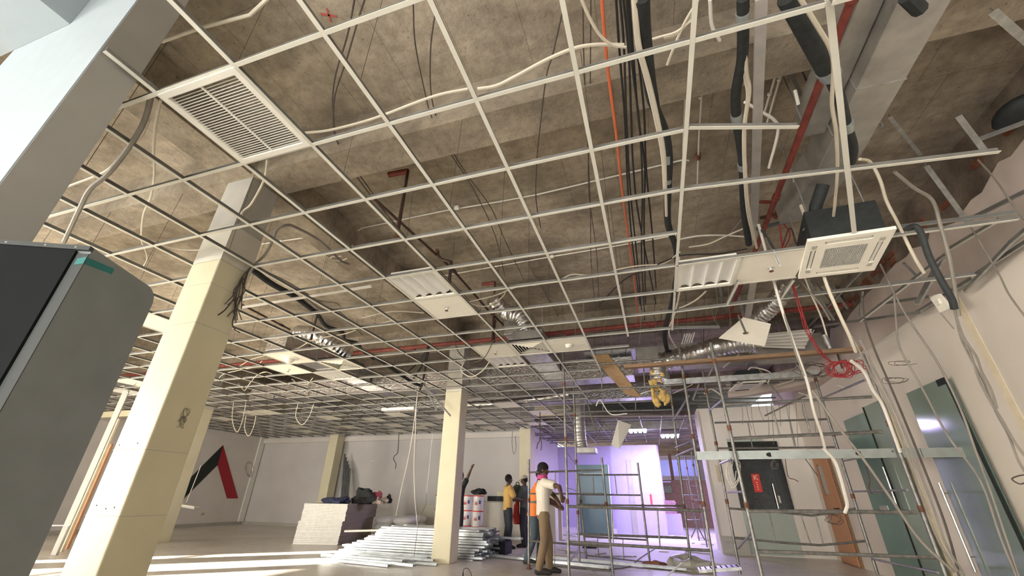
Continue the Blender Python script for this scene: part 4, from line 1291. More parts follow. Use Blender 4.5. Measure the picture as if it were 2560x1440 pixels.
cz('cream cable dangling beside the return grille corner', [(402, 250), (390, 310), (384, 380), (386, 430), (378, 490), (358, 540), (354, 600), (365, 630), (368, 650), (360, 665)], (3.5, 3.5), .009, 'cream_cable')
cz('cream cable in front of the top of the big column', [(668, 400), (660, 450), (628, 510), (606, 530), (600, 560)], (3.9, 3.7), .010, 'cream_cable')
cz('thin slack cable behind the big column top', [(596, 560), (560, 600), (505, 624), (440, 622), (400, 610)], (3.6, 3.5), .007, 'cream_cable')
cz('grey cable rising from the column bundle in a hump', [(625, 668), (660, 640), (682, 600), (692, 575), (715, 563), (738, 568), (800, 602), (850, 650), (872, 660)], (3.4, 3.9), .015, 'grey_cable')
cz('small cream cable hook under the beam', [(855, 640), (830, 642), (828, 648), (850, 652), (868, 646)], 3.9, .008, 'cream_cable')
for i in range(9):
    rn = random.Random(40 + i)
    o = [(628, 668), (606 + rn.uniform(-6, 8), 690 + rn.uniform(0, 14)), (596 + rn.uniform(-14, 20), 735 + rn.uniform(-10, 20)), (582 + rn.uniform(-24, 24), 780 + rn.uniform(-20, 40))]
    cx('one of the dark cut wires drooping over the big column flank', o, -3.84 + .008 * (i % 3), .0045, 'dark_wire', group='cut wires over the big column')
cx('longest dark cut wire of the column bunch, curling to the left', [(626, 668), (600, 700), (588, 740), (565, 772), (545, 788)], -3.80, .007, 'dark_wire')
cx('dark cut wire curling to the right below the column bunch', [(622, 672), (606, 730), (582, 800), (586, 822), (600, 832)], -3.82, .005, 'dark_wire')
for i in range(6):
    rn = random.Random(60 + i)
    cz('one of the grey wires lying on the left bay grid', [(640, 670), (690 + rn.uniform(-8, 8), 694), (745, 726 + rn.uniform(-8, 8)), (800 + rn.uniform(-6, 6), 765 + rn.uniform(-10, 10)), (850, 792 + rn.uniform(-12, 12)), (905, 838)], (3.36, 3.34), .009, 'grey_cable', group='grey wires on the left bay grid')
cz('thin wire loop lying on the left bay grid', [(770, 742), (800, 752), (840, 758), (852, 770), (840, 782), (800, 770), (760, 748)], 3.4, .006, 'grey_cable')
cz('cream cable lying over the centre grid by the crumpled duct', [(1170, 756), (1200, 748), (1240, 738), (1290, 718), (1340, 712)], 3.4, .008, 'cream_cable')
cz('cream cable curling right of the sprinkler tile', [(1172, 756), (1192, 764), (1225, 764), (1256, 742), (1264, 728)], 3.36, .007, 'cream_cable')
cz('cream slack cable across the fourth grid bay', [(1400, 700), (1430, 686), (1470, 688), (1520, 682), (1550, 672), (1600, 664), (1660, 658), (1700, 630)], 3.7, .009, 'cream_cable')
cz('thin black cable crossing the slab diagonally to the right', [(1500, 760), (1560, 700), (1620, 672), (1690, 642), (1740, 636), (1800, 634), (1868, 622)], 3.7, .009, 'black_cable')
cz('cream cable lying over the left grid above the dome tile', [(905, 795), (945, 785), (990, 778), (1060, 782)], 3.35, .008, 'cream_cable')
cz('cream cable crossing the left bay grid past the foil duct', [(765, 856), (800, 845), (860, 835), (900, 822), (985, 800)], 3.36, .008, 'cream_cable')
cz('cream cable meandering left of the cone diffuser tile', [(600, 915), (625, 900), (650, 892), (690, 882), (740, 872), (770, 856)], 3.36, .009, 'cream_cable')
cz('cream cable meandering below the red main, left edge', [(545, 948), (560, 935), (600, 925), (640, 916), (655, 902)], 3.34, .009, 'cream_cable')
cz('cream V shaped cable under the far left grid', [(596, 960), (606, 972), (612, 976), (622, 962), (640, 940), (662, 930), (680, 934)], 3.25, .009, 'cream_cable')
cz('cream V shaped cable right of the lower sprinkler tile', [(730, 948), (745, 958), (768, 960), (782, 945)], 3.25, .009, 'cream_cable')
cz('black cable bunch hanging before the middle column, left strand', [(1072, 858), (1062, 900), (1045, 930), (1035, 945)], (3.9, 3.3), .022, 'black_cable')
cz('black cable bunch hanging before the middle column, right strand', [(1074, 858), (1066, 905), (1060, 940), (1050, 975)], (3.9, 3.2), .022, 'black_cable')
cz('black cable bunch hanging before the middle column, thin outer strand', [(1070, 870), (1045, 905), (1025, 925), (1000, 940)], (3.9, 3.3), .012, 'black_cable')
cz('dark hanging wire loop below the centre sprinkler tile', [(1128, 680), (1125, 735), (1138, 800), (1136, 850), (1150, 885), (1180, 905), (1210, 895), (1235, 850)], (3.3, 3.2), .007, 'dark_wire')
for i, (u0, v0, dx, dy) in enumerate([(585, 1000, 22, 80), (745, 1010, 28, 52), (615, 1040, 18, 50), (1155, 870, 60, 28), (1162, 902, 45, 40)]):
    lab = ['loop of cream cable hanging from the grid right of the big column', 'round cream cable loop hanging low over the board stack', 'faint cable loop hanging against the left wall by the logo', 'cable loop sagging left of the small louvred light', 'cable loop sagging below the small louvred light'][i]
    cy(lab, [(u0, v0), (u0 - dx * .2, v0 + dy * .6), (u0 + dx * .35, v0 + dy), (u0 + dx, v0 + dy * .6), (u0 + dx * 1.4, v0)], 8.5 if i < 3 else 6.5, .009, 'cream_cable', name='cable_loop')
cy('left one of the two long cream cables hanging down to the floor', [(1046, 950), (1042, 1000), (1032, 1080), (1020, 1150), (1004, 1220), (990, 1290)], (8.6, 10.5), .010, 'white_cable')
cy('right one of the two long cream cables hanging down to the floor', [(1041, 1000), (1038, 1090), (1035, 1160), (1037, 1240), (1044, 1318)], (8.8, 9.6), .010, 'white_cable')
cy('thin cream cable hanging left of the middle column', [(1082, 1085), (1076, 1140), (1070, 1200), (1066, 1232)], 10.5, .009, 'white_cable')
cy('thin cable straying down to the stud pile', [(1066, 1232), (1064, 1262), (1048, 1300), (1035, 1390)], (10.5, 8), .005, 'grey_cable')
cy('cord with black plug hanging against the back wall', [(997, 1085), (996, 1110), (994, 1132), (986, 1140), (984, 1148), (990, 1160), (988, 1172)], 13.5, .012, 'dark_wire')
cy('thin looped wire hanging above the workers', [(1281, 1078), (1280, 1110), (1284, 1135), (1290, 1120), (1288, 1090)], 12.5, .009, 'grey_cable')
cy('dark wire bunch fanning above the white shirt man', [(1350, 1030), (1350, 1095), (1344, 1110), (1342, 1122)], 11, .013, 'dark_wire')
cy('second dark wire of the fan above the white shirt man', [(1348, 1060), (1352, 1098), (1354, 1110), (1352, 1126)], 11, .010, 'dark_wire')

# right-hand hanging cables
CC, WC = 'cream_cable', 'white_cable'
cy('thick cream cable hanging from the large duct past the cassette unit', [(1985, 440), (1995, 490), (2020, 565), (2045, 640), (2068, 715), (2098, 785), (2124, 840), (2140, 880)], (4.0, 5.0), .016, CC)
cy('thick white cable falling along the right tower pole', [(2128, 902), (2160, 930), (2182, 975), (2205, 1010), (2232, 1080), (2250, 1130)], (5.2, 5.8), .017, WC)
cy('white cable hanging in front of the sprinkler tile to the stud rail', [(1896, 560), (1915, 630), (1935, 705), (1960, 790), (1992, 880), (2018, 955), (2035, 1030), (2052, 1080), (2062, 1118)], (4.4, 5.9), .015, WC)
cy('white cable bundle below the stud rail by the wooden door', [(2058, 1120), (2085, 1150), (2100, 1190), (2112, 1235), (2118, 1262), (2112, 1282)], (6.0, 6.3), .018, WC)
cy('grey twisted cable hanging beside the white one', [(1905, 575), (1930, 625), (1990, 690), (2050, 760), (2075, 800)], (4.5, 5.2), .010, 'grey_cable')
cy('cream cable leaving the thick lagged pipe down the right', [(2150, 398), (2175, 405), (2200, 450), (2215, 500), (2240, 550), (2262, 595), (2290, 650), (2310, 682)], (3.3, 4.2), .013, CC)
cy('grey cream cable curving down the far right to the black hose end', [(2236, 430), (2285, 470), (2330, 500), (2350, 560), (2372, 640), (2386, 715), (2398, 790)], (3.4, 4.2), .014, 'grey_cable')
cy('thin grey cable hanging from the stud tip to the right edge', [(2424, 562), (2470, 640), (2500, 690), (2522, 735), (2565, 795)], (4.2, 3.9), .006, 'grey_cable')
cy('grey cable from upper right corner down the plaster', [(2445, 400), (2490, 450), (2530, 510), (2570, 560)], (4.1, 3.9), .008, 'grey_cable')
for i, (pts, lab) in enumerate([
    ([(2388, 775), (2400, 830), (2425, 880), (2448, 950), (2480, 1010), (2505, 1050), (2540, 1110), (2570, 1150)], 'grey strand hanging from the black hose end, outer right'),
    ([(2386, 775), (2404, 850), (2432, 905), (2462, 960), (2490, 1030), (2520, 1085), (2545, 1150), (2570, 1190)], 'grey strand hanging from the black hose end, middle'),
    ([(2384, 770), (2408, 840), (2440, 890), (2455, 930), (2478, 975), (2492, 1020)], 'short grey strand hanging from the black hose end')]):
    cy(lab, pts, (3.9, 3.6), .008, 'grey_cable')
cy('thin wire drooping from the wall board', [(2350, 782), (2366, 800), (2385, 822)], 4.6, .006, 'grey_cable')
for i, (pts, lab) in enumerate([
    ([(2130, 840), (2175, 930), (2220, 1010), (2260, 1110), (2300, 1230), (2345, 1350), (2410, 1450)], 'grey cable running along the right tower pole, first'),
    ([(2150, 850), (2190, 930), (2240, 1030), (2285, 1140), (2330, 1260), (2370, 1370), (2420, 1450)], 'grey cable running along the right tower pole, second'),
    ([(2156, 740), (2162, 800), (2185, 870), (2215, 940), (2245, 1010), (2290, 1120), (2345, 1260), (2378, 1360), (2400, 1450)], 'long dark thin wire parallel to the right tower'),
    ([(2235, 735), (2240, 800), (2250, 870), (2300, 960), (2370, 1090), (2450, 1200), (2500, 1340), (2545, 1450)], 'long thin rope falling across the glass door, left'),
    ([(2200, 660), (2260, 780), (2340, 900), (2400, 1020), (2440, 1130), (2480, 1240), (2520, 1360), (2550, 1450)], 'long thin rope falling across the glass door, right'),
    ([(2030, 975), (2090, 1060), (2160, 1150), (2230, 1250), (2300, 1350), (2385, 1430)], 'long straight grey rope crossing both glass doors'),
    ([(1918, 690), (1945, 740), (1965, 800), (1985, 870), (2010, 940)], 'thin wire falling behind the tilted tile')]):
    cy(lab, pts, (4.9, 5.0), .009 if i not in (5,) else .012, 'grey_cable' if i != 2 else 'dark_wire')
cy('cream thin cable hanging under the cassette unit', [(2012, 695), (2030, 740), (2052, 790), (2068, 842)], (4.8, 5.4), .009, CC)
t = thing('cable_plug', 'small dark plug at the end of the thin cream cable', 'plug', py(2066, 850, 5.4))
MB().tube([py(2060, 838, 5.4), py(2076, 872, 5.4)], [.03, .022], 8).build('plug_body', 'scaffold_steel', parent=t, smooth=True)
for i in range(4):
    rn = random.Random(80 + i)
    j = lambda s: rn.uniform(-s, s)
    cy(['first', 'second', 'third', 'fourth'][i] + ' red wire falling from the strip of tiles to the coil', [(1950 + j(3), 560), (1958 + j(3), 640), (1978 + j(3), 700), (1998 + j(5), 770), (2020 + j(6), 830), (2050 + j(8), 880), (2078 + j(6), 905)], (4.4 + .02 * i, 5.7), .0045, 'red_wire')


def coil(label, u, v, Y, ru, rv, r, m, n=5, seed=1, name='wire_coil'):
    rn = random.Random(seed)
    pts = []
    for k in range(n * 7):
        a = k * 2 * PI / 7 + .3 * math.sin(k * .45 + seed)
        s = 1 + .38 * math.sin(k * .83 + seed) * rn.random()
        du = ru * .3 * math.sin(k // 7 * 2.1 + seed)
        pts.append(py(u + du + ru * s * math.cos(a) + rn.uniform(-.22, .22) * ru, v + rv * s * math.sin(a) + rn.uniform(-.22, .22) * rv, Y + .05 * math.sin(k)))
    return tag(MB().tube(smooth_path(pts, 3), r * .7, 5).build(name, m, smooth=True), label, 'wire coil')


coil('tangled coil of red wire hanging beside the right tower top', 2100, 922, 5.8, 26, 18, .007, 'red_wire', 10, 2)
coil('tangled coil of dark brown wire left of the red coil', 2035, 925, 5.9, 32, 16, .005, 'dark_wire', 8, 3)
coil('small grey red wire coil right of the red coil', 2142, 918, 5.8, 20, 15, .006, 'red_wire', 3, 5)
coil('coil of white wire hung on the right tower by the aisle wall', 1833, 1185, 7.6, 14, 32, .008, 'white_cable', 6, 4)
coil('small wire loop hanging over the black glass panel', 1937, 1160, 8.0, 7, 12, .006, 'grey_cable', 2, 6)
coil('thin wire loops sticking out on the plaster above the glass doors', 2240, 950, 6.5, 26, 7, .004, 'dark_wire', 3, 7)
coil('thin wire loops below the others above the glass doors', 2250, 908, 6.5, 28, 5, .004, 'dark_wire', 2, 8)
coil('wire tuft tied on the middle rung near the wooden door', 2085, 1300, 7.2, 18, 12, .004, 'dark_wire', 3, 9)
cy('brown wire hanging down on the aisle wall', [(1962, 1140), (1970, 1190), (1985, 1198), (1996, 1204)], 10.5, .008, 'rust')
cy('dark wire hanging left of the wooden door', [(2012, 1145), (2030, 1170), (2045, 1190)], 10.5, .008, 'dark_wire')
cy('dark curly wire hanging before the second glass door', [(2162, 1150), (2168, 1180), (2174, 1200), (2172, 1220), (2180, 1235)], 7.5, .010, 'dark_wire')
cy('small hooked wire sticking out at the right edge', [(2570, 1186), (2545, 1190), (2530, 1198), (2550, 1210), (2570, 1204)], 4.2, .005, 'dark_wire')
t = thing('junction_plate', 'cream junction board hanging beside the black hose end', 'junction board', pxx(2350, 762, 3.4))
P = [pxx(2322, 742, 3.3), pxx(2345, 735, 3.3), pxx(2375, 770, 3.3), pxx(2350, 782, 3.3)]
MB().prism(P, (.03, 0, 0)).build('board', 'tile_white', parent=t)
q = (P[0] + P[2]) / 2
MB().box((q.x - .02, q.y - .03, q.z - .03), (q.x, q.y + .03, q.z + .03)).build('cable_box', 'white_plastic', parent=t)
# thin wires standing over the aisle wall and scaffold
rn = random.Random(9)
for i in range(14):
    u = 1850 + i * 16 + rn.uniform(-6, 6); v = 1000 + rn.uniform(-10, 20); l = rn.uniform(50, 120)
    cy('one of the thin suspension wires hanging before the aisle wall', [(u, v), (u + rn.uniform(2, 8), v + l * .5), (u + rn.uniform(6, 18), v + l)], 10.8, .005, 'grey_cable', name='suspension_wire', cat='wire', group='suspension wires before the aisle wall')
rn = random.Random(10)
for i in range(26):
    u = 1440 + i * 17 + rn.uniform(-8, 8); v = rn.uniform(700, 860); l = rn.uniform(60, 150)
    if u > 1870: break
    cz('one of the thin wires hanging above the scaffold towers', [(u, v), (u + rn.uniform(-6, 6), v + l * .5), (u + rn.uniform(-10, 14), v + l)], (4.3, 3.6), .006, rn.choice(['dark_wire', 'grey_cable']), name='suspension_wire', cat='wire', group='thin wires above the scaffold towers')
rn = random.Random(12)
for i in range(16):
    u = rn.uniform(1640, 2130); v = rn.uniform(870, 985)
    cy('one of the short loose cable ends tangled over the aisle', [(u, v), (u + rn.uniform(-30, 30), v + rn.uniform(-5, 20)), (u + rn.uniform(-60, 60), v + rn.uniform(10, 45))], rn.uniform(8, 11), .009, rn.choice(['cream_cable', 'grey_cable', 'white_cable']), name='cable_end', cat='cable', group='loose cable ends over the aisle')

blob_pts = MB().ell(pz(2540, 282, 4.3), (.14, .20, .10), 14, 10)
tag(blob_pts.build('lagging_remnant', 'black_foam', smooth=True), 'torn black lagging stuck on the slab near the right edge', 'insulation')

# more services above the towers
CL = [
    ('wide pale hanger channel above the tilted tile', pz(1886, 690, 3.9), pz(1868, 800, 3.8), .085, .03, 'strut_grey'),
    ('grey hanger channel left of the silver flexible duct', pz(1835, 700, 4.2), pz(1862, 800, 4.0), .05, .02, 'zinc'),
    ('thin grey hanger channel above the left tower', pz(1795, 690, 4.3), pz(1812, 790, 4.2), .04, .02, 'zinc'),
    ('slanting strut under the cassette unit, left', pz(2020, 700, 3.6), pz(2085, 800, 3.5), .03, .02, 'zinc'),
    ('slanting dark strut left of the cassette unit', pz(1905, 575, 3.8), pz(1945, 640, 3.8), .03, .02, 'stud_dark'),
    ('dark level strut behind the strip of tiles', pz(1890, 572, 4.0), pz(2110, 520, 4.0), .04, .03, 'stud_dark'),
    ('dark level strut left of the cassette body', pz(1900, 545, 4.3), pz(1990, 525, 4.3), .03, .03, 'brown_pipe'),
]
for lab, p, q, w_, h_, m_ in CL:
    tag(MB().bar(p, q, w_, h_).build('hanger_channel', m_), lab, 'hanger')
t = thing('louvred_light', 'ribbed white light tray hanging behind the tilted tile above the timber', 'ceiling light', py(1965, 850, 8.4))
P = [py(1900, 838, 8.0), py(2030, 824, 8.0), py(2010, 873, 8.6), py(1898, 868, 8.6)]
MB().prism(P, (0, .01, .02)).build('tray', 'white_plastic', parent=t)
for i in range(5):
    k = (i + .5) / 5
    MB().bar(P[0].lerp(P[3], k) + Vector((0, -.01, -.015)), P[1].lerp(P[2], k) + Vector((0, -.01, -.015)), .02, .02).build('rib', 'light_panel', parent=t)
t = thing('linear_grille', 'bright slatted grille leaning among the ducts left of the tilted tile', 'air grille', py(1715, 850, 8.3))
for i in range(5):
    MB().bar(py(1704 + i * 6, 862 - i, 8.3), py(1712 + i * 6, 836 - i, 8.3), .02, .05, up=(0, 1, 0)).build('slat', 'light_panel', parent=t)
cz('thick black lagging dropping below the grid above the left tower', [(1692, 690), (1680, 760), (1664, 815), (1664, 860), (1676, 900)], (3.9, 3.7), .04, 'black_foam', name='lagged_hose', cat='hose')
cz('white cable wound round the dropping black lagging', [(1698, 640), (1700, 720), (1688, 780), (1672, 830), (1690, 870)], (3.8, 3.6), .012, WC)
cz('cream cable curling below the strip light, left', [(1765, 728), (1740, 750), (1712, 765), (1698, 770)], 3.3, .010, CC)
cz('thin cream cable crossing above the strip light', [(1862, 570), (1815, 590), (1770, 610), (1722, 618)], 4.0, .010, CC)
cz('thin grey cable crossing above the strip light, steeper', [(1862, 540), (1800, 610), (1745, 648)], 4.1, .008, 'grey_cable')
cz('white conduit level above the strip light', [(1700, 598), (1745, 590), (1800, 588), (1868, 592)], 4.3, .012, WC)
cz('red wires crossing behind the strip of tiles', [(1960, 560), (1975, 590), (1950, 640)], 4.1, .008, 'red_wire')
cz('brown wire zigzag behind the strip of tiles', [(1955, 620), (1975, 570), (1990, 610)], 4.1, .010, 'rust')
for i, (u, v) in enumerate(((1905, 760), (1760, 985), (1600, 985), (1490, 1015), (1870, 925))):
    rn = random.Random(300 + i)
    cy(['white cable end curling by the tilted tile', 'white cable end under the upper metal stud', 'cream cable end above the sloping board foot', 'cream cable end by the left tower pole top', 'white cable end curling over the far cassette'][i],
       [(u, v), (u + rn.uniform(10, 30), v - rn.uniform(0, 15)), (u + rn.uniform(30, 60), v + rn.uniform(-5, 20)), (u + rn.uniform(40, 80), v + rn.uniform(10, 45))], 9.0, .012, WC)

# ================================================================ LEFT FOREGROUND CABINET
c0 = Vector((-2.06, .82, 0)); dv = Vector((-.17, .37, 0)).normalized(); wv = Vector((-dv.y, dv.x, 0))
H = 2.0; D = .407; W = .75
t = thing('cabinet', 'tall grey metal cabinet in the left foreground, its door coloured dark for shade', 'cabinet', c0 + dv * D / 2 + wv * W / 2)
prof = [(0, 0), (D, 0), (D, H - .06), (D - .012, H - .025), (D - .04, H - .006), (D - .06, H), (0, H)]
MB().prism([c0 + dv * s + Vector((0, 0, z)) for s, z in prof], wv * W).build('carcass', 'cabinet_side', parent=t)
f = MB(); f.prism([c0 + wv * .045 + Vector((0, 0, .05)) - dv * .012, c0 + wv * W + Vector((0, 0, .05)) - dv * .012, c0 + wv * W + Vector((0, 0, H - .022)) - dv * .012, c0 + wv * .045 + Vector((0, 0, H - .022)) - dv * .012], dv * .012)
f.build('door', 'cabinet_front_shaded', parent=t)
f = MB(); f.prism([c0 - dv * .004, c0 + wv * .04 - dv * .004, c0 + wv * .04 + Vector((0, 0, H - .03)) - dv * .004, c0 + Vector((0, 0, H - .03)) - dv * .004], dv * .005)
f.build('door_frame', 'cabinet_edge', parent=t)
f = MB(); f.prism([c0 - dv * .014 + Vector((0, 0, H - .018)), c0 - dv * .014 + wv * W + Vector((0, 0, H - .018)), c0 + wv * W - dv * .014 + Vector((0, 0, H + .001)), c0 - dv * .014 + Vector((0, 0, H + .001))], dv * .02)
f.build('top_trim', 'cabinet_edge', parent=t)
f = MB(); r1 = -wv * .0012
f.prism([c0 + r1 + dv * .0 + Vector((0, 0, H - .075)), c0 + r1 + dv * .13 + Vector((0, 0, H - .05)), c0 + r1 + dv * .13 + Vector((0, 0, H - .025)), c0 + r1 + Vector((0, 0, H - .045))], wv * .001)
f.prism([c0 - dv * .0055 + Vector((0, 0, H - .075)), c0 - dv * .0055 + wv * .03 + Vector((0, 0, H - .085)), c0 - dv * .0055 + wv * .03 + Vector((0, 0, H - .055)), c0 - dv * .0055 + Vector((0, 0, H - .045))], dv * .001)
f.build('tape', 'teal_tape', parent=t)
for s in (.05, .16, .30):
    MB().tube([c0 + wv * s - dv * .015 + Vector((0, 0, H - .009)), c0 + wv * s - dv * .012 + Vector((0, 0, H - .009))], .004, 8).build('screw', 'steel', parent=t)

# ================================================================ RIGHT WALL DOORS


def wallbox(y0, y1, z0, z1, x0, x1): return MB().box((x0, min(y0, y1), z0), (x1, max(y0, y1), z1))


t = thing('glass_door', 'nearer green glass door leaf with long bar handle on the right wall', 'glass door', (3.5, 6.8, 0))
wallbox(7.27, 6.38, .02, 2.52, 3.50, 3.512).build('glass_leaf', 'green_glass', parent=t)
wallbox(7.02, 6.38, .02, 2.50, 3.55, 3.56).build('dark_opening_sheet', 'teal_glass', parent=t)  # added dark sheet, gives the look of an opening behind the leaf
wallbox(6.52, 6.36, 2.44, 2.52, 3.49, 3.525).build('patch_fitting', 'black_glass', parent=t, bevel=.004)
wallbox(6.37, 6.355, 0, 2.52, 3.50, 3.52).build('edge_strip', 'slot_black', parent=t)
a, b2 = pxx(2347, 1207, 3.44), pxx(2386, 1341, 3.44)
MB().tube([Vector((3.44, a.y, a.z)), Vector((3.44, a.y, b2.z - .35))], .014, 10).build('bar_handle', 'steel', parent=t, smooth=True)
for z in (a.z - .12, b2.z - .2):
    MB().tube([(3.44, a.y, z), (3.50, a.y, z)], .008, 8).build('standoff', 'steel', parent=t)
t = thing('glass_door', 'far green glass door leaf on the right wall beside the wooden door', 'glass door', (3.5, 9.2, 0))
wallbox(9.68, 8.74, .02, 2.52, 3.52, 3.532).build('glass_leaf', 'teal_glass', parent=t)
wallbox(8.735, 8.72, 0, 2.6, 3.515, 3.535).build('edge_strip', 'slot_black', parent=t)
wallbox(9.4, 9.1, 1.0, 1.1, 3.515, 3.52).build('lock_rail', 'steel', parent=t)
t = thing('glass_door', 'narrow green glass side panel next to the far glass door', 'glass door', (3.5, 8.5, 0))
wallbox(8.71, 8.12, .02, 2.60, 3.53, 3.542).build('glass_leaf', 'green_glass', parent=t)
wallbox(8.12, 8.105, 0, 2.6, 3.525, 3.545).build('edge_strip', 'steel', parent=t)
MB().tube([(3.46, 8.62, 1.0), (3.46, 8.62, 1.65)], .013, 10).build('bar_handle', 'steel', parent=t, smooth=True)
d = struct(wallbox(12.12, 11.22, .01, 2.07, 3.53, 3.575), 'door_1', 'door_wood', bevel=.004)
wallbox(11.86, 11.66, 1.30, 1.86, 3.524, 3.53).build('vision_panel', 'grey_plaster', parent=d)
wallbox(11.90, 11.86, 1.26, 1.90, 3.52, 3.53).build('vision_bead', 'wood_dark', parent=d)
MB().tube([(3.53, 11.32, 1.02), (3.47, 11.32, 1.02), (3.47, 11.44, 1.02)], .010, 8).build('handle', 'slot_black', parent=d, smooth=True)
struct(MB().box((3.555, 12.12, 0), (3.60, 12.18, 2.12)).box((3.555, 11.16, 0), (3.60, 11.22, 2.12)).box((3.555, 11.22, 2.07), (3.60, 12.12, 2.12)), 'door_frame', 'wood_dark')

# black glass panel on the aisle wall
t = thing('glazed_screen', 'large black glazed panel with a small red sign on the aisle wall', 'panel', (2.45, 12.6, 1.7))
MB().box((1.86, 12.56, .95), (3.0, 12.6, 2.5)).build('glass', 'black_glass', parent=t, bevel=.004)
for i in range(1, 5):
    MB().box((1.86 + i * .228, 12.557, .97), (1.864 + i * .228, 12.5605, 2.2)).build('joint', 'slot_black', parent=t)
for i in range(1, 6):
    MB().box((1.88, 12.557, .95 + i * .22), (2.7, 12.5605, .954 + i * .22)).build('joint', 'slot_black', parent=t)
MB().tube([(2.66, 12.50, .98), (2.66, 12.50, 1.52)], .018, 10).build('bar_handle', 'steel', parent=t, smooth=True)
MB().box((2.72, 12.545, 1.10), (2.76, 12.56, 1.26)).build('lock_case', 'white_plastic', parent=t)
MB().box((1.86, 12.565, 2.5), (2.7, 12.6, 2.58)).build('top_rail', 'frosted', parent=t)
sg = MB().box((2.24, 12.54, 1.33), (2.42, 12.555, 1.74)).build('sign', 'sign_red', parent=t, bevel=.01)


def text(s, name, size, loc, m, parent=None, rot=(PI / 2, 0, 0), ext=.002, label=None, vert=False):
    cu = bpy.data.curves.new(name, 'FONT'); cu.body = s; cu.size = size; cu.extrude = ext; cu.align_x = 'CENTER'; cu.align_y = 'CENTER'; cu.space_line = .9
    o = bpy.data.objects.new(name + '_t', cu); C.objects.link(o)
    dg = bpy.context.evaluated_depsgraph_get(); me = bpy.data.meshes.new_from_object(o.evaluated_get(dg))
    bpy.data.objects.remove(o)
    me.transform(Matrix.Translation(loc) @ Matrix.Rotation(rot[2], 4, 'Z') @ Matrix.Rotation(rot[0], 4, 'X'))
    me.materials.clear(); me.materials.append(MATS[m])
    o = bpy.data.objects.new(name, me); C.objects.link(o)
    if parent is not None:
        o.parent = parent
        o.matrix_parent_inverse = Matrix.Translation(-parent.location) if parent.type == 'EMPTY' else parent.matrix_basis.inverted()
    return o


text('K', 'letter', .17, (2.33, 12.537, 1.65), 'sign_white', parent=sg)
for i in range(4):
    MB().ell((2.33, 12.538, 1.545 - i * .05), (.016, .004, .014), 8, 6).build('character', 'sign_white', parent=sg)
MB().box((1.88, 12.585, .02), (2.95, 12.60, .93)).build('frosted_lower_panel', 'frosted', parent=t)
tag(MB().box((1.47, 12.585, 1.55), (1.62, 12.595, 1.95)).build('plaster_patch', 'yellow_filler'), 'rounded yellow filler patch on the aisle wall', 'wall patch')

# ================================================================ LEFT AND BACK WALL DETAILS
XW = -15.985


def wp(u, v, x=XW): return pxx(u, v, x)


t = thing('wall_logo', 'big black and red angular arrow painted on the left wall', 'wall logo', (XW, 11.5, 1.7))
bl = [wp(557.6, 1112.8), wp(507, 1163), wp(472, 1198), wp(455, 1251), wp(463, 1243), wp(543.5, 1163)]
MB().prism(bl, (.004, 0, 0)).build('black_stroke', 'logo_black', parent=t)
MB().prism([wp(557.6, 1112.8), wp(543.5, 1163), wp(567.5, 1246), wp(595, 1246)], (.005, 0, 0)).build('red_stroke', 'logo_red', parent=t)
tag(MB().prism([wp(650, 1150, -15.98), wp(657, 1150, -15.98), wp(652, 1177, -15.98), wp(643, 1177, -15.98)], (.03, 0, 0)).build('wall_box', 'zinc'), 'grey electrical box on the left wall beside the white strip', 'wall box')
coil('scribbled dark wire coil hanging beside the white wall strip', 624, 1172, 11.6, 7, 18, .012, 'grey_cable', 4, 12, name='wire_coil')
t = thing('hanging_fitting', 'white fitting hanging on a thin rod before the painted arrow', 'light fitting', py(470, 1262, 9.6))
MB().tube([py(503, 1163, 9.6), py(466, 1256, 9.6)], .012, 6).build('rod', 'white_plastic', parent=t)
a, b2 = py(455, 1262, 9.6), py(492, 1268, 9.6)
MB().bar(a, b2, .16, .05).build('tray', 'white_plastic', parent=t, bevel=.01)
MB().bar(a + Vector((0, 0, -.04)), b2 + Vector((0, 0, -.04)), .12, .02).build('lens', 'louvre', parent=t)
q = py(932, 1153, 14.68)
tag(MB().ell(q, (.05, .02, .03), 12, 8).build('wall_socket', 'white_plastic', smooth=True), 'small white fitting on the back wall left of the hanging cord', 'wall fitting')
q = wp(507, 1285)
tag(MB().box((q.x, q.y - .06, q.z - .04), (q.x + .02, q.y + .06, q.z + .04)).build('wall_socket', 'grey_plaster'), 'small socket plate low on the left wall under the arrow', 'wall fitting')
# left bay pale frames between cabinet and big column
for i, (u, v, u2, v2, w_, m_, lab, nm, cat) in enumerate([
    (172, 1310, 280, 1040, .16, 'grey_plaster', 'pale vertical duct casing between the cabinet and the big column', 'duct_casing', 'duct casing'),
    (176, 1325, 240, 1160, .10, 'yellow_filler', 'pale yellow door jamb between the cabinet and the big column', 'door_jamb', 'door jamb'),
    (182, 1338, 250, 1150, .14, 'door_wood', 'sliver of orange wooden door between the cabinet and the big column', 'wooden_door', 'door')]):
    a = py(u, v, 6.2 + i * .35)
    b2 = py(u2, v2, 6.2 + i * .35)
    x = (a.x + b2.x) / 2
    t = thing(nm, lab, cat, (x, a.y, 0))
    h = (3.15, 2.6, 2.1)[i]
    MB().box((x - w_ / 2, a.y, 0), (x + w_ / 2, a.y + .05, h)).build('leaf' if i == 2 else 'casing', m_, parent=t, bevel=.01)
    if i == 0:
        MB().tube([(x + w_ / 2 + .03, a.y, 3.1), (x + w_ / 2 + .03, a.y, .5), (x - .4, a.y, .48)], .012, 6).build('conduit', 'white_plastic', parent=t)
t = thing('ceiling_rail', 'cream casing strip under the far left ceiling edge', 'casing', (-13, 8, 3))
MB().box((-15.9, 8.0, 2.98), (-12.4, 8.12, 3.14)).build('strip', 'cream_paint', parent=t)

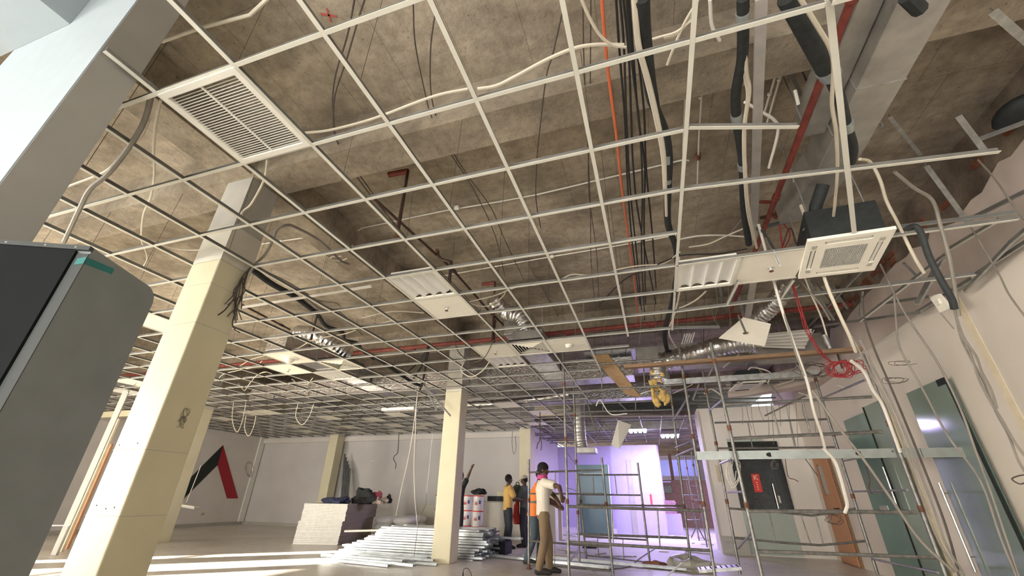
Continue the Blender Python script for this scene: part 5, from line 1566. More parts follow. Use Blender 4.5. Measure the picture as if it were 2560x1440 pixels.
# ================================================================ REAR BAY
t = thing('glass_screen', 'teal glass panel standing in the violet rear bay', 'glass panel', (-2.1, 16, 0))
a, b2, c2, d2 = py(1443, 1162, 16.5), py(1517, 1162, 16.5), py(1520, 1322, 16.5), py(1443, 1322, 16.5)
MB().box((a.x, 16.5, 0.02), (b2.x + .03, 16.53, a.z)).build('glass', 'rear_glass', parent=t)
MB().box((a.x - .03, 16.49, 0), (a.x, 16.54, a.z)).build('frame_post', 'steel', parent=t)
MB().box((b2.x + .03, 16.49, 0), (b2.x + .06, 16.54, a.z)).build('frame_post', 'steel', parent=t)
MB().box((a.x + .2, 16.485, a.z - .32), (b2.x - .1, 16.5, a.z - .30)).build('rail', 'steel', parent=t)
t = thing('partition', 'pale partition wall panel with violet light in its colour, at the back of the rear bay', 'partition', (-.6, 17.2, 0))
a, b2 = py(1525, 1118, 17.2), py(1640, 1112, 17.2)
MB().box((a.x, 17.2, 0), (b2.x, 17.3, b2.z)).build('panel', 'violet_lit_wall', parent=t)
MB().box((a.x + .55, 17.17, 0), (a.x + .72, 17.2, b2.z - .5)).build('grey_post', 'grey_plaster', parent=t)
MB().box((b2.x - .45, 17.19, .95), (b2.x - .38, 17.2, 1.3)).build('small_notice', 'print_red', parent=t)
t = thing('corridor_window', 'glowing blue window high in the corridor behind the scaffold', 'window', (1.5, 24, 2.4))
a, b2 = py(1640, 1150, 24), py(1677, 1190, 24)
MB().box((a.x, 24, b2.z), (b2.x, 24.05, a.z)).build('pane', 'blue_window', parent=t)
MB().box((b2.x + .15, 24, b2.z), (b2.x + 1.3, 24.05, a.z)).build('pane', 'blue_window', parent=t)
MB().box((b2.x, 23.98, b2.z - .3), (b2.x + .15, 24.06, a.z + .3)).build('mullion', 'wood_dark', parent=t)
t = thing('counter_cabinet', 'dark wooden counter cabinet with screens under the blue window', 'cabinet', (1.5, 23.5, 0))
a, b2 = py(1648, 1200, 23.5), py(1682, 1238, 23.5)
MB().box((a.x - .1, 23.5, 0), (b2.x + 1.6, 24, a.z)).build('carcass', 'wood_dark', parent=t)
MB().box((a.x, 23.46, b2.z + .1), (b2.x, 23.5, a.z - .25)).build('screen', 'black_glass', parent=t)
MB().box((a.x, 23.46, a.z - .1), (b2.x, 23.5, a.z - .06)).build('shelf_light', 'blue_window', parent=t)
q = py(1652, 1250, 18.5); q2 = py(1692, 1285, 18.5)
for i in range(9):
    z = q2.z + i * (q.z - q2.z) / 9
    o = MB().box((q.x + .02 * (i % 3), 18.5, z), (q2.x + .03 * (i % 2), 19.3, z + (q.z - q2.z) / 9 - .012)).build('foam_board', 'pink_board')
    tag(o, 'one of the pink boards stacked on the white crate in the corridor', 'board', 'pink boards in the corridor')
t = thing('crate', 'white crate holding the pink boards at the corridor mouth', 'crate', (q.x, 18.6, 0))
MB().box((q.x - .05, 18.45, 0), (q2.x + .15, 19.35, q2.z - .005)).build('box', 'violet_lit_wall', parent=t, bevel=.01)
for i, (u, v, Y, wd) in enumerate([(1594, 1078, 15.4, .62), (1675, 1091, 16.0, .62)]):
    c = py(u, v, Y)
    t = thing('tube_light', ['left glowing tube light panel over the violet bay', 'right glowing tube light panel over the violet bay'][i], 'ceiling light', c)
    MB().box((c.x - wd / 2, c.y - .3, c.z + .03), (c.x + wd / 2, c.y + .3, c.z + .06)).build('housing', 'zinc', parent=t)
    for k in range(4):
        x = c.x - wd / 2 + (k + .5) * wd / 4
        MB().box((x - .045, c.y - .29, c.z - .02), (x + .045, c.y + .29, c.z + .02)).build('tube', 'tube_glow', parent=t)
    lamp('tube_lamp', 'AREA', (c.x, c.y, c.z - .06), (c.x, c.y, 0), 100, (.58, .46, 1.0), .6)
lamp('corridor_lamp', 'AREA', (1.4, 19.5, 3.2), (1.4, 19.5, 0), 110, (.50, .42, 1.0), 1.0)
lamp('rear_lamp', 'AREA', (-.5, 18.6, 3.2), (-.5, 19.5, 0), 110, (.60, .48, 1.0), 1.0)

# ================================================================ THINGS ON THE FLOOR
# plasterboard stack
t = thing('board_stack', 'tall stack of plasterboards with white ends left of the middle column', 'board stack', (-8.3, 11, 0))
o0 = Vector((-8.80, 9.78, 0)); fx = Vector((.95, .31, 0)).normalized(); sy = Vector((-.31, .95, 0)).normalized()
rn = random.Random(2)
z = .0; nb = 44; th = .905 / nb
for i in range(nb):
    j = (rn.uniform(-.012, .012) + (.05 * (1 - i / nb))) * -1
    jx = rn.uniform(-.012, .012)
    if i > 35: jx *= .3
    a = o0 + fx * (j + (.04 if i > 24 else 0)) + sy * jx + Vector((0, 0, z))
    w_ = 1.12; l_ = 2.7
    mb = MB()
    b0 = a + fx * w_
    vs = [a, b0, b0 + sy * l_, a + sy * l_]
    vs = vs + [v + Vector((0, 0, th - .002)) for v in vs]
    mb.add(vs, [(0, 3, 2, 1), (4, 5, 6, 7)], 1); mb.add(vs, [(0, 1, 5, 4), (2, 3, 7, 6)], 0); mb.add(vs, [(1, 2, 6, 5), (3, 0, 4, 7)], 1)
    mb.build('board', ['board_white', 'board_brown'], parent=t)
    z += th


def blob(name, label, c, r, m, seed, amp=.35, cat='clothes', n=20):
    mb = MB().ell((0, 0, 0), r, n, n // 2 + 2)
    out = []
    for v in mb.v:
        p = Vector(v); k = 1 + amp * noise.noise(p * (2.2 / max(r)) + Vector((seed * 7.3, seed, 0))) * 1.6 + amp * .5 * noise.noise(p * (6 / max(r)) + Vector((seed, 3, 1)))
        p *= k
        p.z = max(p.z, -r[2] * .55)
        out.append(tuple(p + Vector(c)))
    mb.v = out
    return tag(mb.build(name, m, smooth=True), label, cat)


def on(u, v, y, dz=0): q = py(u, v, y); return (q.x, q.y, q.z + dz)


ZT = .905
blob('folded_cloth', 'navy crumpled cloth on the board stack, left end', (-8.35, 10.55, ZT + .05), (.34, .25, .09), 'navy_cloth', 1, .5)
blob('dark_bag', 'black jacket heap in the middle of the board stack', (-7.95, 11.15, ZT + .11), (.34, .26, .23), 'dark_cloth', 2, .4)
blob('pink_cloth', 'pink cloth tucked behind the black jacket heap', (-7.72, 11.4, ZT + .13), (.14, .15, .17), 'pink_cloth', 3, .3)
blob('patterned_cloth', 'patterned beige cloth at the right end of the board stack', (-7.55, 11.3, ZT + .05), (.24, .2, .10), 'patterned_cloth', 4, .6)
blob('dark_rag', 'small dark rag leaning by the patterned cloth', (-7.42, 11.55, ZT + .08), (.10, .1, .12), 'dark_cloth', 5, .5)

# sacks
k = 0
for lvl in range(2):
    for (u, nm) in ((968, 'left'), (1014, 'right'), (1036, 'rear')):
        k += 1
        q = py(u, 1300, 12.3 + (.6 if nm == 'rear' else 0))
        c = (q.x, q.y, .10 + .36 + lvl * .19 - .18)
        mb = MB().ell((0, 0, 0), (.30, .38, .115), 20, 12)
        mb.v = [tuple(Vector((math.copysign(abs(v[0] / .30) ** .6, v[0]) * .30, math.copysign(abs(v[1] / .38) ** .6, v[1]) * .38, v[2])) * (1 + .05 * noise.noise(Vector(v) * 9 + Vector((k, 0, 0)))) + Vector(c)) for v in mb.v]
        tag(mb.build('cement_sack', 'sack_white', smooth=True), '%s white sack in the %s row of the sack pile' % (nm, ['lower', 'upper'][lvl]), 'sack')
q = py(1000, 1325, 12.3)
tag(MB().box((q.x - .55, 11.95, 0), (q.x + .9, 13.2, .165)).build('pallet', 'wood', bevel=.005), 'low pallet under the white sacks', 'pallet')

# galvanised studs in a heap


def stud(p, q, w_=.07, h_=.035, flip=False):
    mb = MB(); p = Vector(p); q = Vector(q)
    d = (q - p).normalized(); s = d.cross(Vector((0, 0, 1))).normalized()
    sg_ = -1 if flip else 1
    mb.bar(p, q, w_, .003)
    mb.bar(p + s * (w_ / 2) + Vector((0, 0, sg_ * h_ / 2)), q + s * (w_ / 2) + Vector((0, 0, sg_ * h_ / 2)), .003, h_)
    mb.bar(p - s * (w_ / 2) + Vector((0, 0, sg_ * h_ / 2)), q - s * (w_ / 2) + Vector((0, 0, sg_ * h_ / 2)), .003, h_)
    return mb


rn = random.Random(8)
for lay in range(12):
    ny = 6 if lay < 9 else 5
    for j in range(ny):
        y = 8.98 + lay * .045 + j * .21 + rn.uniform(-.02, .02)
        x0 = -6.95 + lay * .085 + rn.uniform(-.14, .14)
        x1 = -3.55 + rn.uniform(-.15, .1) - (.0 if lay < 8 else .1)
        z = .012 + lay * .043
        o = stud((x0, y, z), (x1, y + rn.uniform(-.05, .12), z + rn.uniform(0, .004)), .17, .034, True).build('metal_stud', 'heap_zinc')
        tag(o, 'one of the long galvanised studs heaped on the floor by the middle column', 'metal stud', 'galvanised studs in the floor heap')
for i in range(12):
    y = 7.75 + i * .09 + rn.uniform(-.02, .02); x0 = -6.1 + rn.uniform(-.6, .2); L_ = rn.uniform(1.5, 2.4)
    o = stud((x0, y, .01 + (i % 3) * .02), (x0 + L_, y + rn.uniform(-.25, .1), .01 + (i % 3) * .02), .07).build('metal_stud', 'heap_zinc')
    tag(o, 'one of the shorter studs scattered in front of the heap', 'metal stud', 'short studs scattered before the heap')
for i, (p, q, lab) in enumerate([((-3.5, 9.6, .02), (-1.0, 8.9, .02), 'bright stud lying on the floor behind the white shirt man'), ((-2.9, 9.9, .02), (.3, 9.3, .02), 'second bright stud on the floor reaching the loose frames'), ((-4.3, 10.3, .30), (-3.0, 10.1, .30), 'bright stud end sticking out right of the middle column')]):
    tag(stud(p, q, .12).build('metal_stud', 'zinc_bright'), lab, 'metal stud')
t = thing('tube_bundle', 'white tube lying across the top of the stud heap', 'tube', (-5.5, 9.6, .5))
MB().tube([py(862, 1328, 9.9), py(1100, 1322, 9.9)], .025, 10).build('tube', 'white_plastic', parent=t, smooth=True)
t = thing('black_crate', 'black crate under the stud ends right of the middle column', 'crate', (-3.3, 10.2, 0))
MB().box((-3.85, 10.0, 0), (-3.35, 10.5, .24)).build('box', 'slot_black', parent=t, bevel=.01)

# leaning studs by the rear left column
for i in range(5):
    p = py(858 + i * 4, 1262, 13.95); q = py(862 + i * 3.2, 1135 + i * 9, 14.4)
    p.z = .02
    tag(MB().bar(p, q, .06, .035, up=(0, -1, 0)).build('leaning_stud', 'stud_dark'), 'one of the grey studs leaning on the rear cream column', 'metal stud', 'studs leaning on the rear column')


def bucket(x, y, z, label, h=.37, r=.15, group=None, prt=True):
    t = thing('paint_bucket', label, 'bucket', (x, y, z), group)
    MB().lathe([(r * .88, 0), (r * .9, .01), (r, h - .03), (r, h)], (x, y, z), 20).build('body', 'bucket_white', parent=t, smooth=True)
    MB().lathe([(r + .006, h - .012), (r + .008, h + .012), (r - .01, h + .016), (0.01, h + .014)], (x, y, z), 20).build('lid', 'bucket_red', parent=t, smooth=True)
    MB().lathe([(r * .965, h * .80), (r * .972, h * .84)], (x, y, z), 20).build('rib', 'bucket_red', parent=t)
    if prt:
        rr = r * .955
        g = MB()
        for k in range(6):
            a0 = -PI / 2 - .35 + k * .1
            g.prism([(x + rr * 1.012 * math.cos(a0), y + rr * 1.012 * math.sin(a0), z + h * .38), (x + rr * 1.012 * math.cos(a0 + .06), y + rr * 1.012 * math.sin(a0 + .06), z + h * .38),
                     (x + rr * 1.02 * math.cos(a0 + .06), y + rr * 1.02 * math.sin(a0 + .06), z + h * (.55 + .1 * (k % 2))), (x + rr * 1.02 * math.cos(a0), y + rr * 1.02 * math.sin(a0), z + h * (.55 + .1 * (k % 2)))],
                    (math.cos(a0) * .002, math.sin(a0) * .002, 0))
        g.build('printed_lettering', 'print_red', parent=t)
        g = MB(); a0 = -PI / 2 + .45
        g.prism([(x + rr * math.cos(a0), y + rr * math.sin(a0), z + h * .45), (x + rr * math.cos(a0 + .4), y + rr * math.sin(a0 + .4), z + h * .45), (x + rr * 1.03 * math.cos(a0 + .4), y + rr * 1.03 * math.sin(a0 + .4), z + h * .7), (x + rr * 1.03 * math.cos(a0), y + rr * 1.03 * math.sin(a0), z + h * .7)], (math.cos(a0 + .2) * .006, math.sin(a0 + .2) * .006, 0))
        g.build('printed_panel', 'print_blue', parent=t)
    return t


for u, y, nm, cnt in ((1096, 13.2, 'left of the middle column', 3), (1166, 12.6, 'touching the middle column on the right', 3), (1194, 12.3, 'under the black jacket', 3)):
    q = py(u, 1300, y)
    hh = (.36, .37, .36)
    z = 0
    for i in range(cnt):
        bucket(q.x, q.y, z, '%s white paint bucket of the stack %s' % (['bottom', 'middle', 'top'][i], nm), h=.37); z += .386
q = py(1230, 1360, 11.9)
bucket(q.x, q.y, 0, 'single small white bucket with red lid before the low counter', h=.30, r=.155)
q = py(1195, 1255, 12.3)
blob('black_jacket', 'black jacket slung over the bucket stack', (q.x, q.y, 1.23), (.22, .14, .10), 'dark_cloth', 9, .6)
t = thing('low_counter', 'dusty beige low counter behind the workers', 'counter', (-4.4, 13.3, 0))
MB().box((-5.5, 13.1, 0), (-2.9, 13.5, .98)).build('body', 'primer', parent=t, bevel=.01)
MB().box((-5.52, 13.08, .98), (-2.88, 13.52, 1.01)).build('top', 'grey_plaster', parent=t)
tag(MB().box((-5.0, 14.0, 0), (-2.9, 14.1, 1.28)).build('partition_sheet', 'cream_paint', bevel=.01), 'pale panel standing behind the low counter', 'panel')
t = thing('leaning_sheet', 'pale pinkish board standing left of the bucket stack', 'panel', (-7.6, 14, 0))
a = py(1047, 1262, 13.9)
MB().box((a.x, 13.9, 0), (a.x + 1.1, 13.94, a.z)).build('panel', 'primer', parent=t)
q = py(1238, 1266, 13.2)
t = thing('speaker_box', 'long black box lying on the low counter', 'box', (q.x, 13.2, 1.01))
MB().box((q.x - .24, 13.12, 1.012), (q.x + .24, 13.3, 1.15)).build('case', 'black_foam', parent=t, bevel=.02)
MB().box((q.x - .2, 13.112, 1.03), (q.x + .05, 13.12, 1.13)).build('grille', 'slot_black', parent=t)

# debris
q = pz(1638, 1418, 0)
blob('cardboard_scrap', 'crumpled brown cardboard scrap on the violet floor', (q.x, q.y, .03), (.19, .10, .06), 'cardboard', 3, .5, 'cardboard')
q = pz(1475, 1370, 0)
blob('dark_rag', 'dark rag on the floor behind the left scaffold tower', (q.x, q.y, .03), (.2, .14, .04), 'dark_cloth', 13, .4, 'rag')
q = pz(1720, 1425, 0)
blob('tarpaulin', 'grey green tarpaulin heap inside the left scaffold tower', (q.x + .05, q.y, .05), (.36, .22, .16), 'marble', 6, .4, 'tarpaulin')
tag(MB().bar(py(1668, 1440, 7.8), py(1705, 1408, 8.2), .025, .012).build('white_trim_piece', 'white_plastic'), 'short white trim piece leaning on the tarpaulin heap', 'trim piece')
pipe('floor_cable', 'dark cable curving over the violet floor', [pz(1480, 1425, .01), pz(1530, 1422, .01), pz(1575, 1415, .01), pz(1600, 1395, .01), pz(1640, 1370, .01)], .010, 'grey_cable', cat='cable')
t = thing('cord_end', 'black cord with plug looping up near the bottom edge', 'cord', pz(1160, 1438, 0))
MB().tube(smooth_path([py(1157, 1440, 6.2), py(1159, 1424, 6.2), py(1168, 1421, 6.2), py(1176, 1430, 6.2), py(1180, 1445, 6.2)], 5), .004, 6).build('cord', 'black_cable', parent=t)
MB().tube([py(1157, 1442, 6.2), py(1158, 1430, 6.2)], [.012, .007], 8).build('plug', 'black_foam', parent=t)
rn = random.Random(77)
for i in range(34):
    x = rn.uniform(-3.2, 1.1); y = rn.uniform(10.5, 18)
    tag(MB().bar((x, y, .014), (x + rn.uniform(-.7, .7), y + rn.uniform(-.5, .5), .016), rn.uniform(.02, .05), .02).build('debris_strip', rn.choice(['zinc', 'white_plastic', 'grey_plaster', 'tile_white'])),
        'one of the metal and board scraps strewn over the violet floor', 'scrap', 'scraps on the violet floor')
q = pz(1800, 1420, 0)
t = thing('steel_deck', 'scaffold deck board lying low inside the right of the left tower', 'deck board', q)
MB().bar(py(1745, 1425, 8.0), py(1850, 1418, 8.0), .3, .04).build('deck', 'zinc', parent=t)
for i in range(8):
    c = py(1745, 1425, 8.0).lerp(py(1850, 1418, 8.0), (i + .5) / 8)
    MB().bar(c + Vector((0, -.12, .022)), c + Vector((0, .12, .022)), .02, .004).build('deck_slot', 'slot_black', parent=t)

# ================================================================ PEOPLE


def loft(mb, rings, n=16):
    """rings: (centre, rx, ry, xaxis)"""
    k0 = len(mb.v)
    for c, rx, ry, ax in rings:
        ax = Vector(ax).normalized(); ay = Vector((0, 0, 1)).cross(ax).normalized()
        for j in range(n):
            a = 2 * PI * j / n
            mb.v.append(tuple(Vector(c) + ax * rx * math.cos(a) + ay * ry * math.sin(a)))
    m_ = len(rings)
    for i in range(m_ - 1):
        for j in range(n):
            j2 = (j + 1) % n
            mb.f.append((k0 + i * n + j, k0 + i * n + j2, k0 + (i + 1) * n + j2, k0 + (i + 1) * n + j)); mb.m.append(0)
    mb.f.append(tuple(k0 + j for j in range(n))[::-1]); mb.m.append(0)
    e = k0 + (m_ - 1) * n
    mb.f.append(tuple(e + j for j in range(n))); mb.m.append(0)


def fuse(o, voxel, sm=4):
    r = o.modifiers.new('remesh', 'REMESH'); r.mode = 'VOXEL'; r.voxel_size = voxel; r.use_smooth_shade = True
    if sm:
        s = o.modifiers.new('smooth', 'SMOOTH'); s.iterations = sm; s.factor = .5
    return o


def chain(mb, pts, radii, n=12):
    mb.tube([Vector(p) for p in pts], radii, n)
    for p, r in zip(pts, radii): mb.ell(p, (r, r, r), 10, 8)


def person(label, pos, yaw, H=1.74, over=None, top='shirt_white', legs='khaki', extras=None, head_yaw=0, head_pitch=0, lean=0, name='person', sleeve=.55, grip=True):
    s = H / 1.75
    cy_, sy_ = math.cos(yaw), math.sin(yaw)

    def Wd(x, y, z):     # local (x right, y forward) to world; yaw: forward = (cos, sin)
        y2 = y + lean * max(0, z - .95)
        return Vector((pos[0] + s * (y2 * cy_ + x * sy_), pos[1] + s * (y2 * sy_ - x * cy_), pos[2] + s * z))
    J = dict(pelvis=(0, 0, .95), spine=(0, 0, 1.12), chest=(0, 0, 1.30), neck=(0, -.005, 1.46), head=(0, .015, 1.62),
             shl=(-.185, 0, 1.405), shr=(.185, 0, 1.405), ell=(-.235, -.03, 1.13), elr=(.235, -.03, 1.13), wrl=(-.24, .08, .90), wrr=(.24, .08, .90),
             hil=(-.09, 0, .93), hir=(.09, 0, .93), knl=(-.10, .03, .50), knr=(.10, .03, .50), anl=(-.11, -.02, .09), anr=(.11, -.02, .09), tol=(-.12, .16, .03), tor=(.12, .16, .03))
    if over:
        for k_, v in over.items():
            if not isinstance(v, Vector): J[k_] = v
    K = {k_: Wd(*v) for k_, v in J.items()}
    if over:
        for k_, v in over.items():
            if isinstance(v, Vector): K[k_] = v.copy()
    xr = Vector((sy_, -cy_, 0))
    root = thing(name, label, 'person', (pos[0], pos[1], pos[2]))
    # ---- body: one fused surface with head, hands and feet
    b_ = MB()
    loft(b_, [(K['pelvis'] + Vector((0, 0, -.10 * s)), .11 * s, .085 * s, xr), (K['pelvis'], .155 * s, .105 * s, xr), (K['spine'], .135 * s, .095 * s, xr), (K['chest'], .165 * s, .11 * s, xr), (K['chest'].lerp(K['neck'], .65), .13 * s, .08 * s, xr), (K['neck'], .055 * s, .055 * s, xr)])
    chain(b_, [K['neck'] + Vector((0, 0, -.03 * s)), K['neck'].lerp(K['head'], .7)], [.058 * s, .052 * s])
    for a, q in (('l', -1), ('r', 1)):
        chain(b_, [K['chest'].lerp(K['neck'], .55), K['sh' + a], K['sh' + a].lerp(K['el' + a], .5), K['el' + a], K['el' + a].lerp(K['wr' + a], .4), K['wr' + a]], [.06 * s, .062 * s, .050 * s, .040 * s, .040 * s, .026 * s])
        chain(b_, [K['hi' + a], K['hi' + a].lerp(K['kn' + a], .4), K['kn' + a], K['kn' + a].lerp(K['an' + a], .35), K['an' + a]], [.085 * s, .080 * s, .055 * s, .056 * s, .036 * s])
        chain(b_, [K['an' + a] + Vector((0, 0, -.04)), K['an' + a].lerp(K['to' + a], .5) + Vector((0, 0, -.02)), K['to' + a]], [.036 * s, .036 * s, .026 * s])
        # hand
        w_ = K['wr' + a]; d = (w_ - K['el' + a]).normalized()
        side = d.cross(Vector((0, 0, 1)));
        if side.length < .2: side = xr.copy()
        side.normalize(); nrm = side.cross(d).normalized()
        pc = w_ + d * .045 * s
        b_.tube([w_, w_ + d * .04 * s, w_ + d * .085 * s], [.026 * s, .034 * s, .034 * s], 10)
        for f_, (off, ln) in enumerate(((-.030, .062), (-.010, .074), (.010, .070), (.029, .055))):
            p0 = w_ + d * .085 * s + side * off * s
            p1 = p0 + d * ln * .45 * s - nrm * .006 * s
            p2 = p1 + (d * .5 - nrm * .75).normalized() * ln * .32 * s
            p3 = p2 + (-d * .25 - nrm * .9).normalized() * ln * .25 * s
            b_.tube([p0 - d * .02, p0, p1, p2, p3], [.0100 * s, .0098 * s, .009 * s, .0085 * s, .007 * s], 8)
        p0 = w_ + d * .035 * s - side * q * .026 * s
        b_.tube([p0, p0 - side * q * .024 * s + d * .022 * s, p0 - side * q * .028 * s + d * .05 * s - nrm * .012 * s], [.013 * s, .011 * s, .0085 * s], 8)
    # head
    hy = yaw + head_yaw
    R_ = Matrix.Rotation(hy - PI / 2, 3, 'Z') @ Matrix.Rotation(head_pitch, 3, 'X')
    hc = K['head']

    def hp(x, y, z): return hc + R_ @ Vector((x, y, z)) * s
    b_.ell(hc + R_ @ Vector((0, -.008, .02)) * s, (.076 * s, .098 * s, .105 * s), 18, 14, rot=R_)
    b_.ell(hp(0, .025, -.045), (.055 * s, .062 * s, .065 * s), 14, 10, rot=R_)
    b_.ell(hp(0, .098, -.012), (.014 * s, .022 * s, .024 * s), 8, 8, rot=R_)
    b_.ell(hp(0, .088, -.055), (.026 * s, .010 * s, .010 * s), 8, 8, rot=R_)
    for q in (-1, 1):
        b_.ell(hp(q * .078, -.005, -.005), (.010 * s, .022 * s, .032 * s), 8, 8, rot=R_)
        b_.ell(hp(q * .032, .082, .022), (.022 * s, .012 * s, .008 * s), 8, 6, rot=R_)
    body = fuse(b_.build('body', 'skin', parent=root, smooth=True), .0075, 2)
    e_ = MB()
    for q in (-1, 1): e_.ell(hp(q * .031, .083, .006), (.012 * s, .010 * s, .008 * s), 8, 6, rot=R_)
    e_.build('eyes', 'cream_cable', parent=root, smooth=True)
    # hair: a shell over the skull
    h_ = MB()
    h_.ell(hp(0, -.014, .030), (.082 * s, .100 * s, .104 * s), 20, 14, rot=R_)
    keep = []
    vs = [Vector(v) for v in h_.v]
    lim = -.01
    fs = []
    inv = R_.transposed()
    for f_ in h_.f:
        c = sum((vs[i] for i in f_), Vector()) / len(f_)
        l = inv @ (c - hc)
        if l.z > (-.055 if l.y < -.02 else .045 if l.y > .05 else -.0) * s: fs.append(f_)
    h_.f = fs; h_.m = [0] * len(fs)
    ho = h_.build('hair', 'hair', parent=root, smooth=True)
    so = ho.modifiers.new('solid', 'SOLIDIFY'); so.thickness = .008; so.offset = 0
    # ---- shirt
    g = MB()
    hem = K['pelvis'] + Vector((0, 0, -.07 * s))
    loft(g, [(hem, .178 * s, .128 * s, xr), (K['pelvis'] + Vector((0, 0, .03)), .175 * s, .125 * s, xr), (K['spine'], .163 * s, .120 * s, xr), (K['chest'], .192 * s, .134 * s, xr), (K['chest'].lerp(K['neck'], .6), .165 * s, .105 * s, xr), (K['chest'].lerp(K['neck'], .92), .085 * s, .075 * s, xr)])
    for a in 'lr':
        e = K['sh' + a].lerp(K['el' + a], sleeve)
        chain(g, [K['chest'].lerp(K['neck'], .5), K['sh' + a], e], [.085 * s, .083 * s, .074 * s])
    fuse(g.build('shirt', top, parent=root, smooth=True), .011, 3)
    # ---- trousers
    g = MB()
    loft(g, [(K['pelvis'] + Vector((0, 0, -.13 * s)), .150 * s, .115 * s, xr), (K['pelvis'] + Vector((0, 0, -.02 * s)), .166 * s, .118 * s, xr), (K['pelvis'] + Vector((0, 0, .06 * s)), .150 * s, .108 * s, xr)])
    for a in 'lr':
        chain(g, [K['hi' + a] + Vector((0, 0, -.03)), K['hi' + a].lerp(K['kn' + a], .4), K['kn' + a], K['kn' + a].lerp(K['an' + a], .5), K['an' + a] + Vector((0, 0, .015))], [.100 * s, .096 * s, .076 * s, .073 * s, .064 * s])
    fuse(g.build('trousers', legs, parent=root, smooth=True), .011, 3)
    for a in 'lr':
        g = MB()
        an, to = K['an' + a], K['to' + a]
        bk = an - (to - an) * .22; bk.z = pos[2] + .045 * s
        md = an.lerp(to, .5); md.z = pos[2] + .052 * s
        tp = Vector((to.x, to.y, pos[2] + .036 * s))
        chain(g, [bk, md, tp], [.043 * s, .048 * s, .036 * s])
        g.ell(an + Vector((0, 0, -.01)), (.045 * s, .045 * s, .05 * s), 10, 8)
        fuse(g.build('shoe', 'shoe', parent=root, smooth=True), .010, 2)
    if extras: extras(root, K, hp, s, xr, R_)
    return root, K


def ex_white(root, K, hp, s, xr, R_):
    g = MB()
    n_ = K['neck'] + Vector((0, 0, .03))
    for i, (r, z) in enumerate(((.082, -.012), (.078, .014), (.070, .036))):
        pts = [n_ + Vector((math.cos(a) * r, math.sin(a) * r, z + .012 * math.sin(a * 2 + i))) for a in [2 * PI * k_ / 16 for k_ in range(17)]]
        g.tube(pts, .019, 8)
    g.build('neck_scarf', 'scarf', parent=root, smooth=True)
    g = MB(); g.ell(hp(0, -.012, .050), (.086, .104, .092), 18, 12, rot=R_)
    vs = [Vector(v) for v in g.v]; inv = R_.transposed(); hc = hp(0, 0, 0)
    g.f = [f_ for f_ in g.f if (inv @ (sum((vs[i] for i in f_), Vector()) / len(f_) - hc)).z > .028]; g.m = [0] * len(g.f)
    o = g.build('beanie', 'hair', parent=root, smooth=True); so = o.modifiers.new('s', 'SOLIDIFY'); so.thickness = .012


W1 = Vector((-1.98, 7.98, 0))
hl = py(1411, 1236, 7.4); hr = py(1417, 1262, 7.42)
f1 = math.atan2(.55, .83)
person('person in white t shirt, khaki trousers and pink scarf gripping the scaffold pole', (W1.x, W1.y, 0), math.radians(22), 1.70,
       over=dict(ell=(-.20, .24, 1.20), wrl=hr + Vector((-.12, .10, -.02)), elr=py(1398, 1217, 7.5), wrr=hl + Vector((-.06, .03, .0)), knl=(-.08, .10, .50), anl=(-.07, .10, .09), tol=(-.07, .28, .03), knr=(.08, .0, .50), anr=(.10, -.10, .09), tor=(.12, .08, .03)),
       top='shirt_white', legs='khaki', extras=ex_white, head_yaw=-.25, head_pitch=-.12, sleeve=.62)


def ex_orange(root, K, hp, s, xr, R_):
    g = MB()
    loft(g, [(K['pelvis'] + Vector((0, 0, -.10)), .215, .16, xr), (K['spine'] + Vector((0, 0, -.02)), .185, .142, xr), (K['chest'], .205, .148, xr), (K['chest'].lerp(K['neck'], .7), .15, .10, xr)])
    fuse(g.build('vest', 'vest_orange', parent=root, smooth=True), .012, 2)
    g = MB(); loft(g, [(K['spine'] + Vector((0, 0, -.035)), .190, .147, xr), (K['spine'] + Vector((0, 0, .005)), .190, .147, xr)])
    g.build('reflective_band', 'vest_grey', parent=root, smooth=True)


person('person in orange safety vest and jeans standing behind the white shirt man', (-2.42, 9.05, 0), math.radians(10), 1.66,
       over=dict(ell=(-.2, .22, 1.18), wrl=(-.12, .44, 1.08), elr=(.2, .2, 1.15), wrr=(.12, .42, 1.05), knr=(.1, .0, .5), anr=(.11, -.16, .09), tor=(.12, .02, .03), knl=(-.08, .12, .5), anl=(-.08, .08, .09), tol=(-.08, .26, .03)),
       top='vest_orange', legs='jeans', extras=ex_orange, lean=.18, sleeve=.35, head_pitch=-.3)


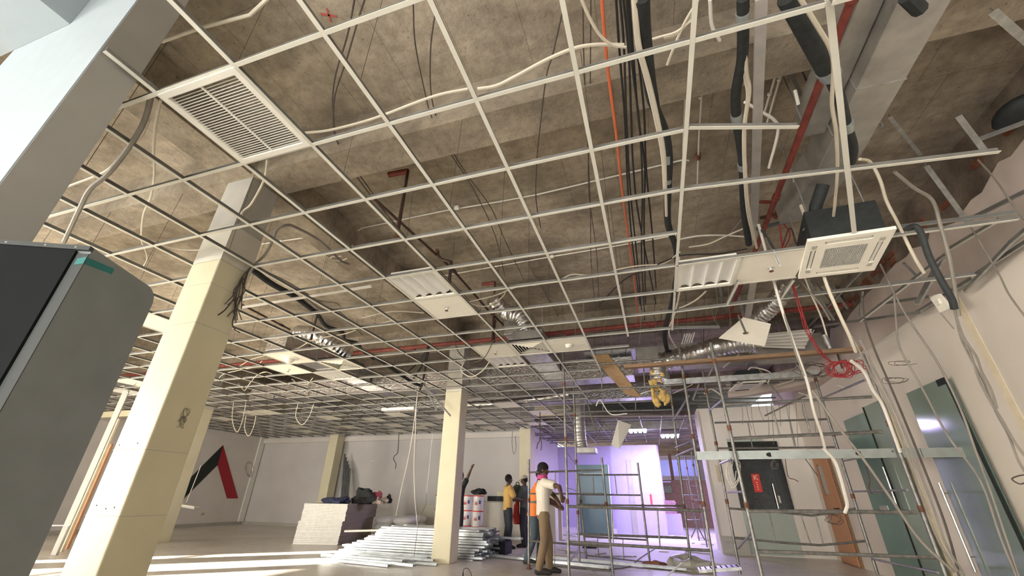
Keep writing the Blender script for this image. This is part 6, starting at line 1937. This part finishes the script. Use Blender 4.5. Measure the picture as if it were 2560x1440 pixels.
def ex_cap(root, K, hp, s, xr, R_):
    g = MB(); g.ell(hp(0, -.010, .055), (.088, .106, .078), 18, 12, rot=R_)
    vs = [Vector(v) for v in g.v]; inv = R_.transposed(); hc = hp(0, 0, 0)
    g.f = [f_ for f_ in g.f if (inv @ (sum((vs[i] for i in f_), Vector()) / len(f_) - hc)).z > .035]; g.m = [0] * len(g.f)
    g.prism([hp(-.07, .07, .040), hp(.07, .07, .040), hp(.055, .16, .030), hp(0, .175, .028), hp(-.055, .16, .030)], (0, 0, .006))
    o = g.build('cap', 'cap', parent=root, smooth=True); so = o.modifiers.new('s', 'SOLIDIFY'); so.thickness = .006


P3 = pz(1268, 1372, 0)
person('person in yellow t shirt and dark trousers seen from behind, left of the cap man', (P3.x, P3.y, 0), math.radians(35), 1.66,
       over=dict(elr=(.24, .12, 1.16), wrr=(.14, .36, 1.12), ell=(-.22, .10, 1.15), wrl=(-.10, .36, 1.10)), top='shirt_yellow', legs='dark_trousers', sleeve=.7, head_yaw=.2)
P4 = pz(1300, 1368, 0)
person('person in grey t shirt and cream cap facing the yellow shirt man', (P4.x + .12, P4.y, 0), math.radians(178), 1.66,
       over=dict(elr=(.22, .14, 1.16), wrr=(.10, .40, 1.10), ell=(-.22, .14, 1.16), wrl=(-.12, .40, 1.08)), top='shirt_grey', legs='dark_trousers', extras=ex_cap, sleeve=.8, head_pitch=-.25)
q = py(1293, 1232, P4.y)
bp_ = thing('backpack', 'dark green backpack held between the yellow and grey shirt men', 'backpack', q)
mb = MB().ell((0, 0, 0), (.15, .11, .20), 16, 12)
mb.v = [tuple(Vector((math.copysign(abs(v[0] / .15) ** .75, v[0]) * .15, v[1], v[2])) + q) for v in mb.v]
mb.build('bag', 'backpack', parent=bp_, smooth=True)
MB().tube(smooth_path([q + Vector((-.04, 0, .19)), q + Vector((-.02, 0, .25)), q + Vector((.04, 0, .25)), q + Vector((.06, 0, .19))], 4), .012, 8).build('handle', 'black_foam', parent=bp_)
q = py(1291, 1290, P4.y - .1)
blob('red_cloth', 'red garment hanging below the green backpack', q, (.09, .08, .34), 'red_cloth', 4, .4)

# worker behind the middle column: only a raised arm shows
q = py(1148, 1250, 10.8)
person('person hidden behind the middle column, one bare arm raised in a dark sleeve', (q.x - .02, 10.8, 0), math.radians(60), 1.72,
       over=dict(shr=py(1157, 1218, 10.8), elr=py(1168, 1196, 10.8), wrr=py(1178, 1172, 10.8)), top='shirt_black', legs='dark_trousers', sleeve=.75)
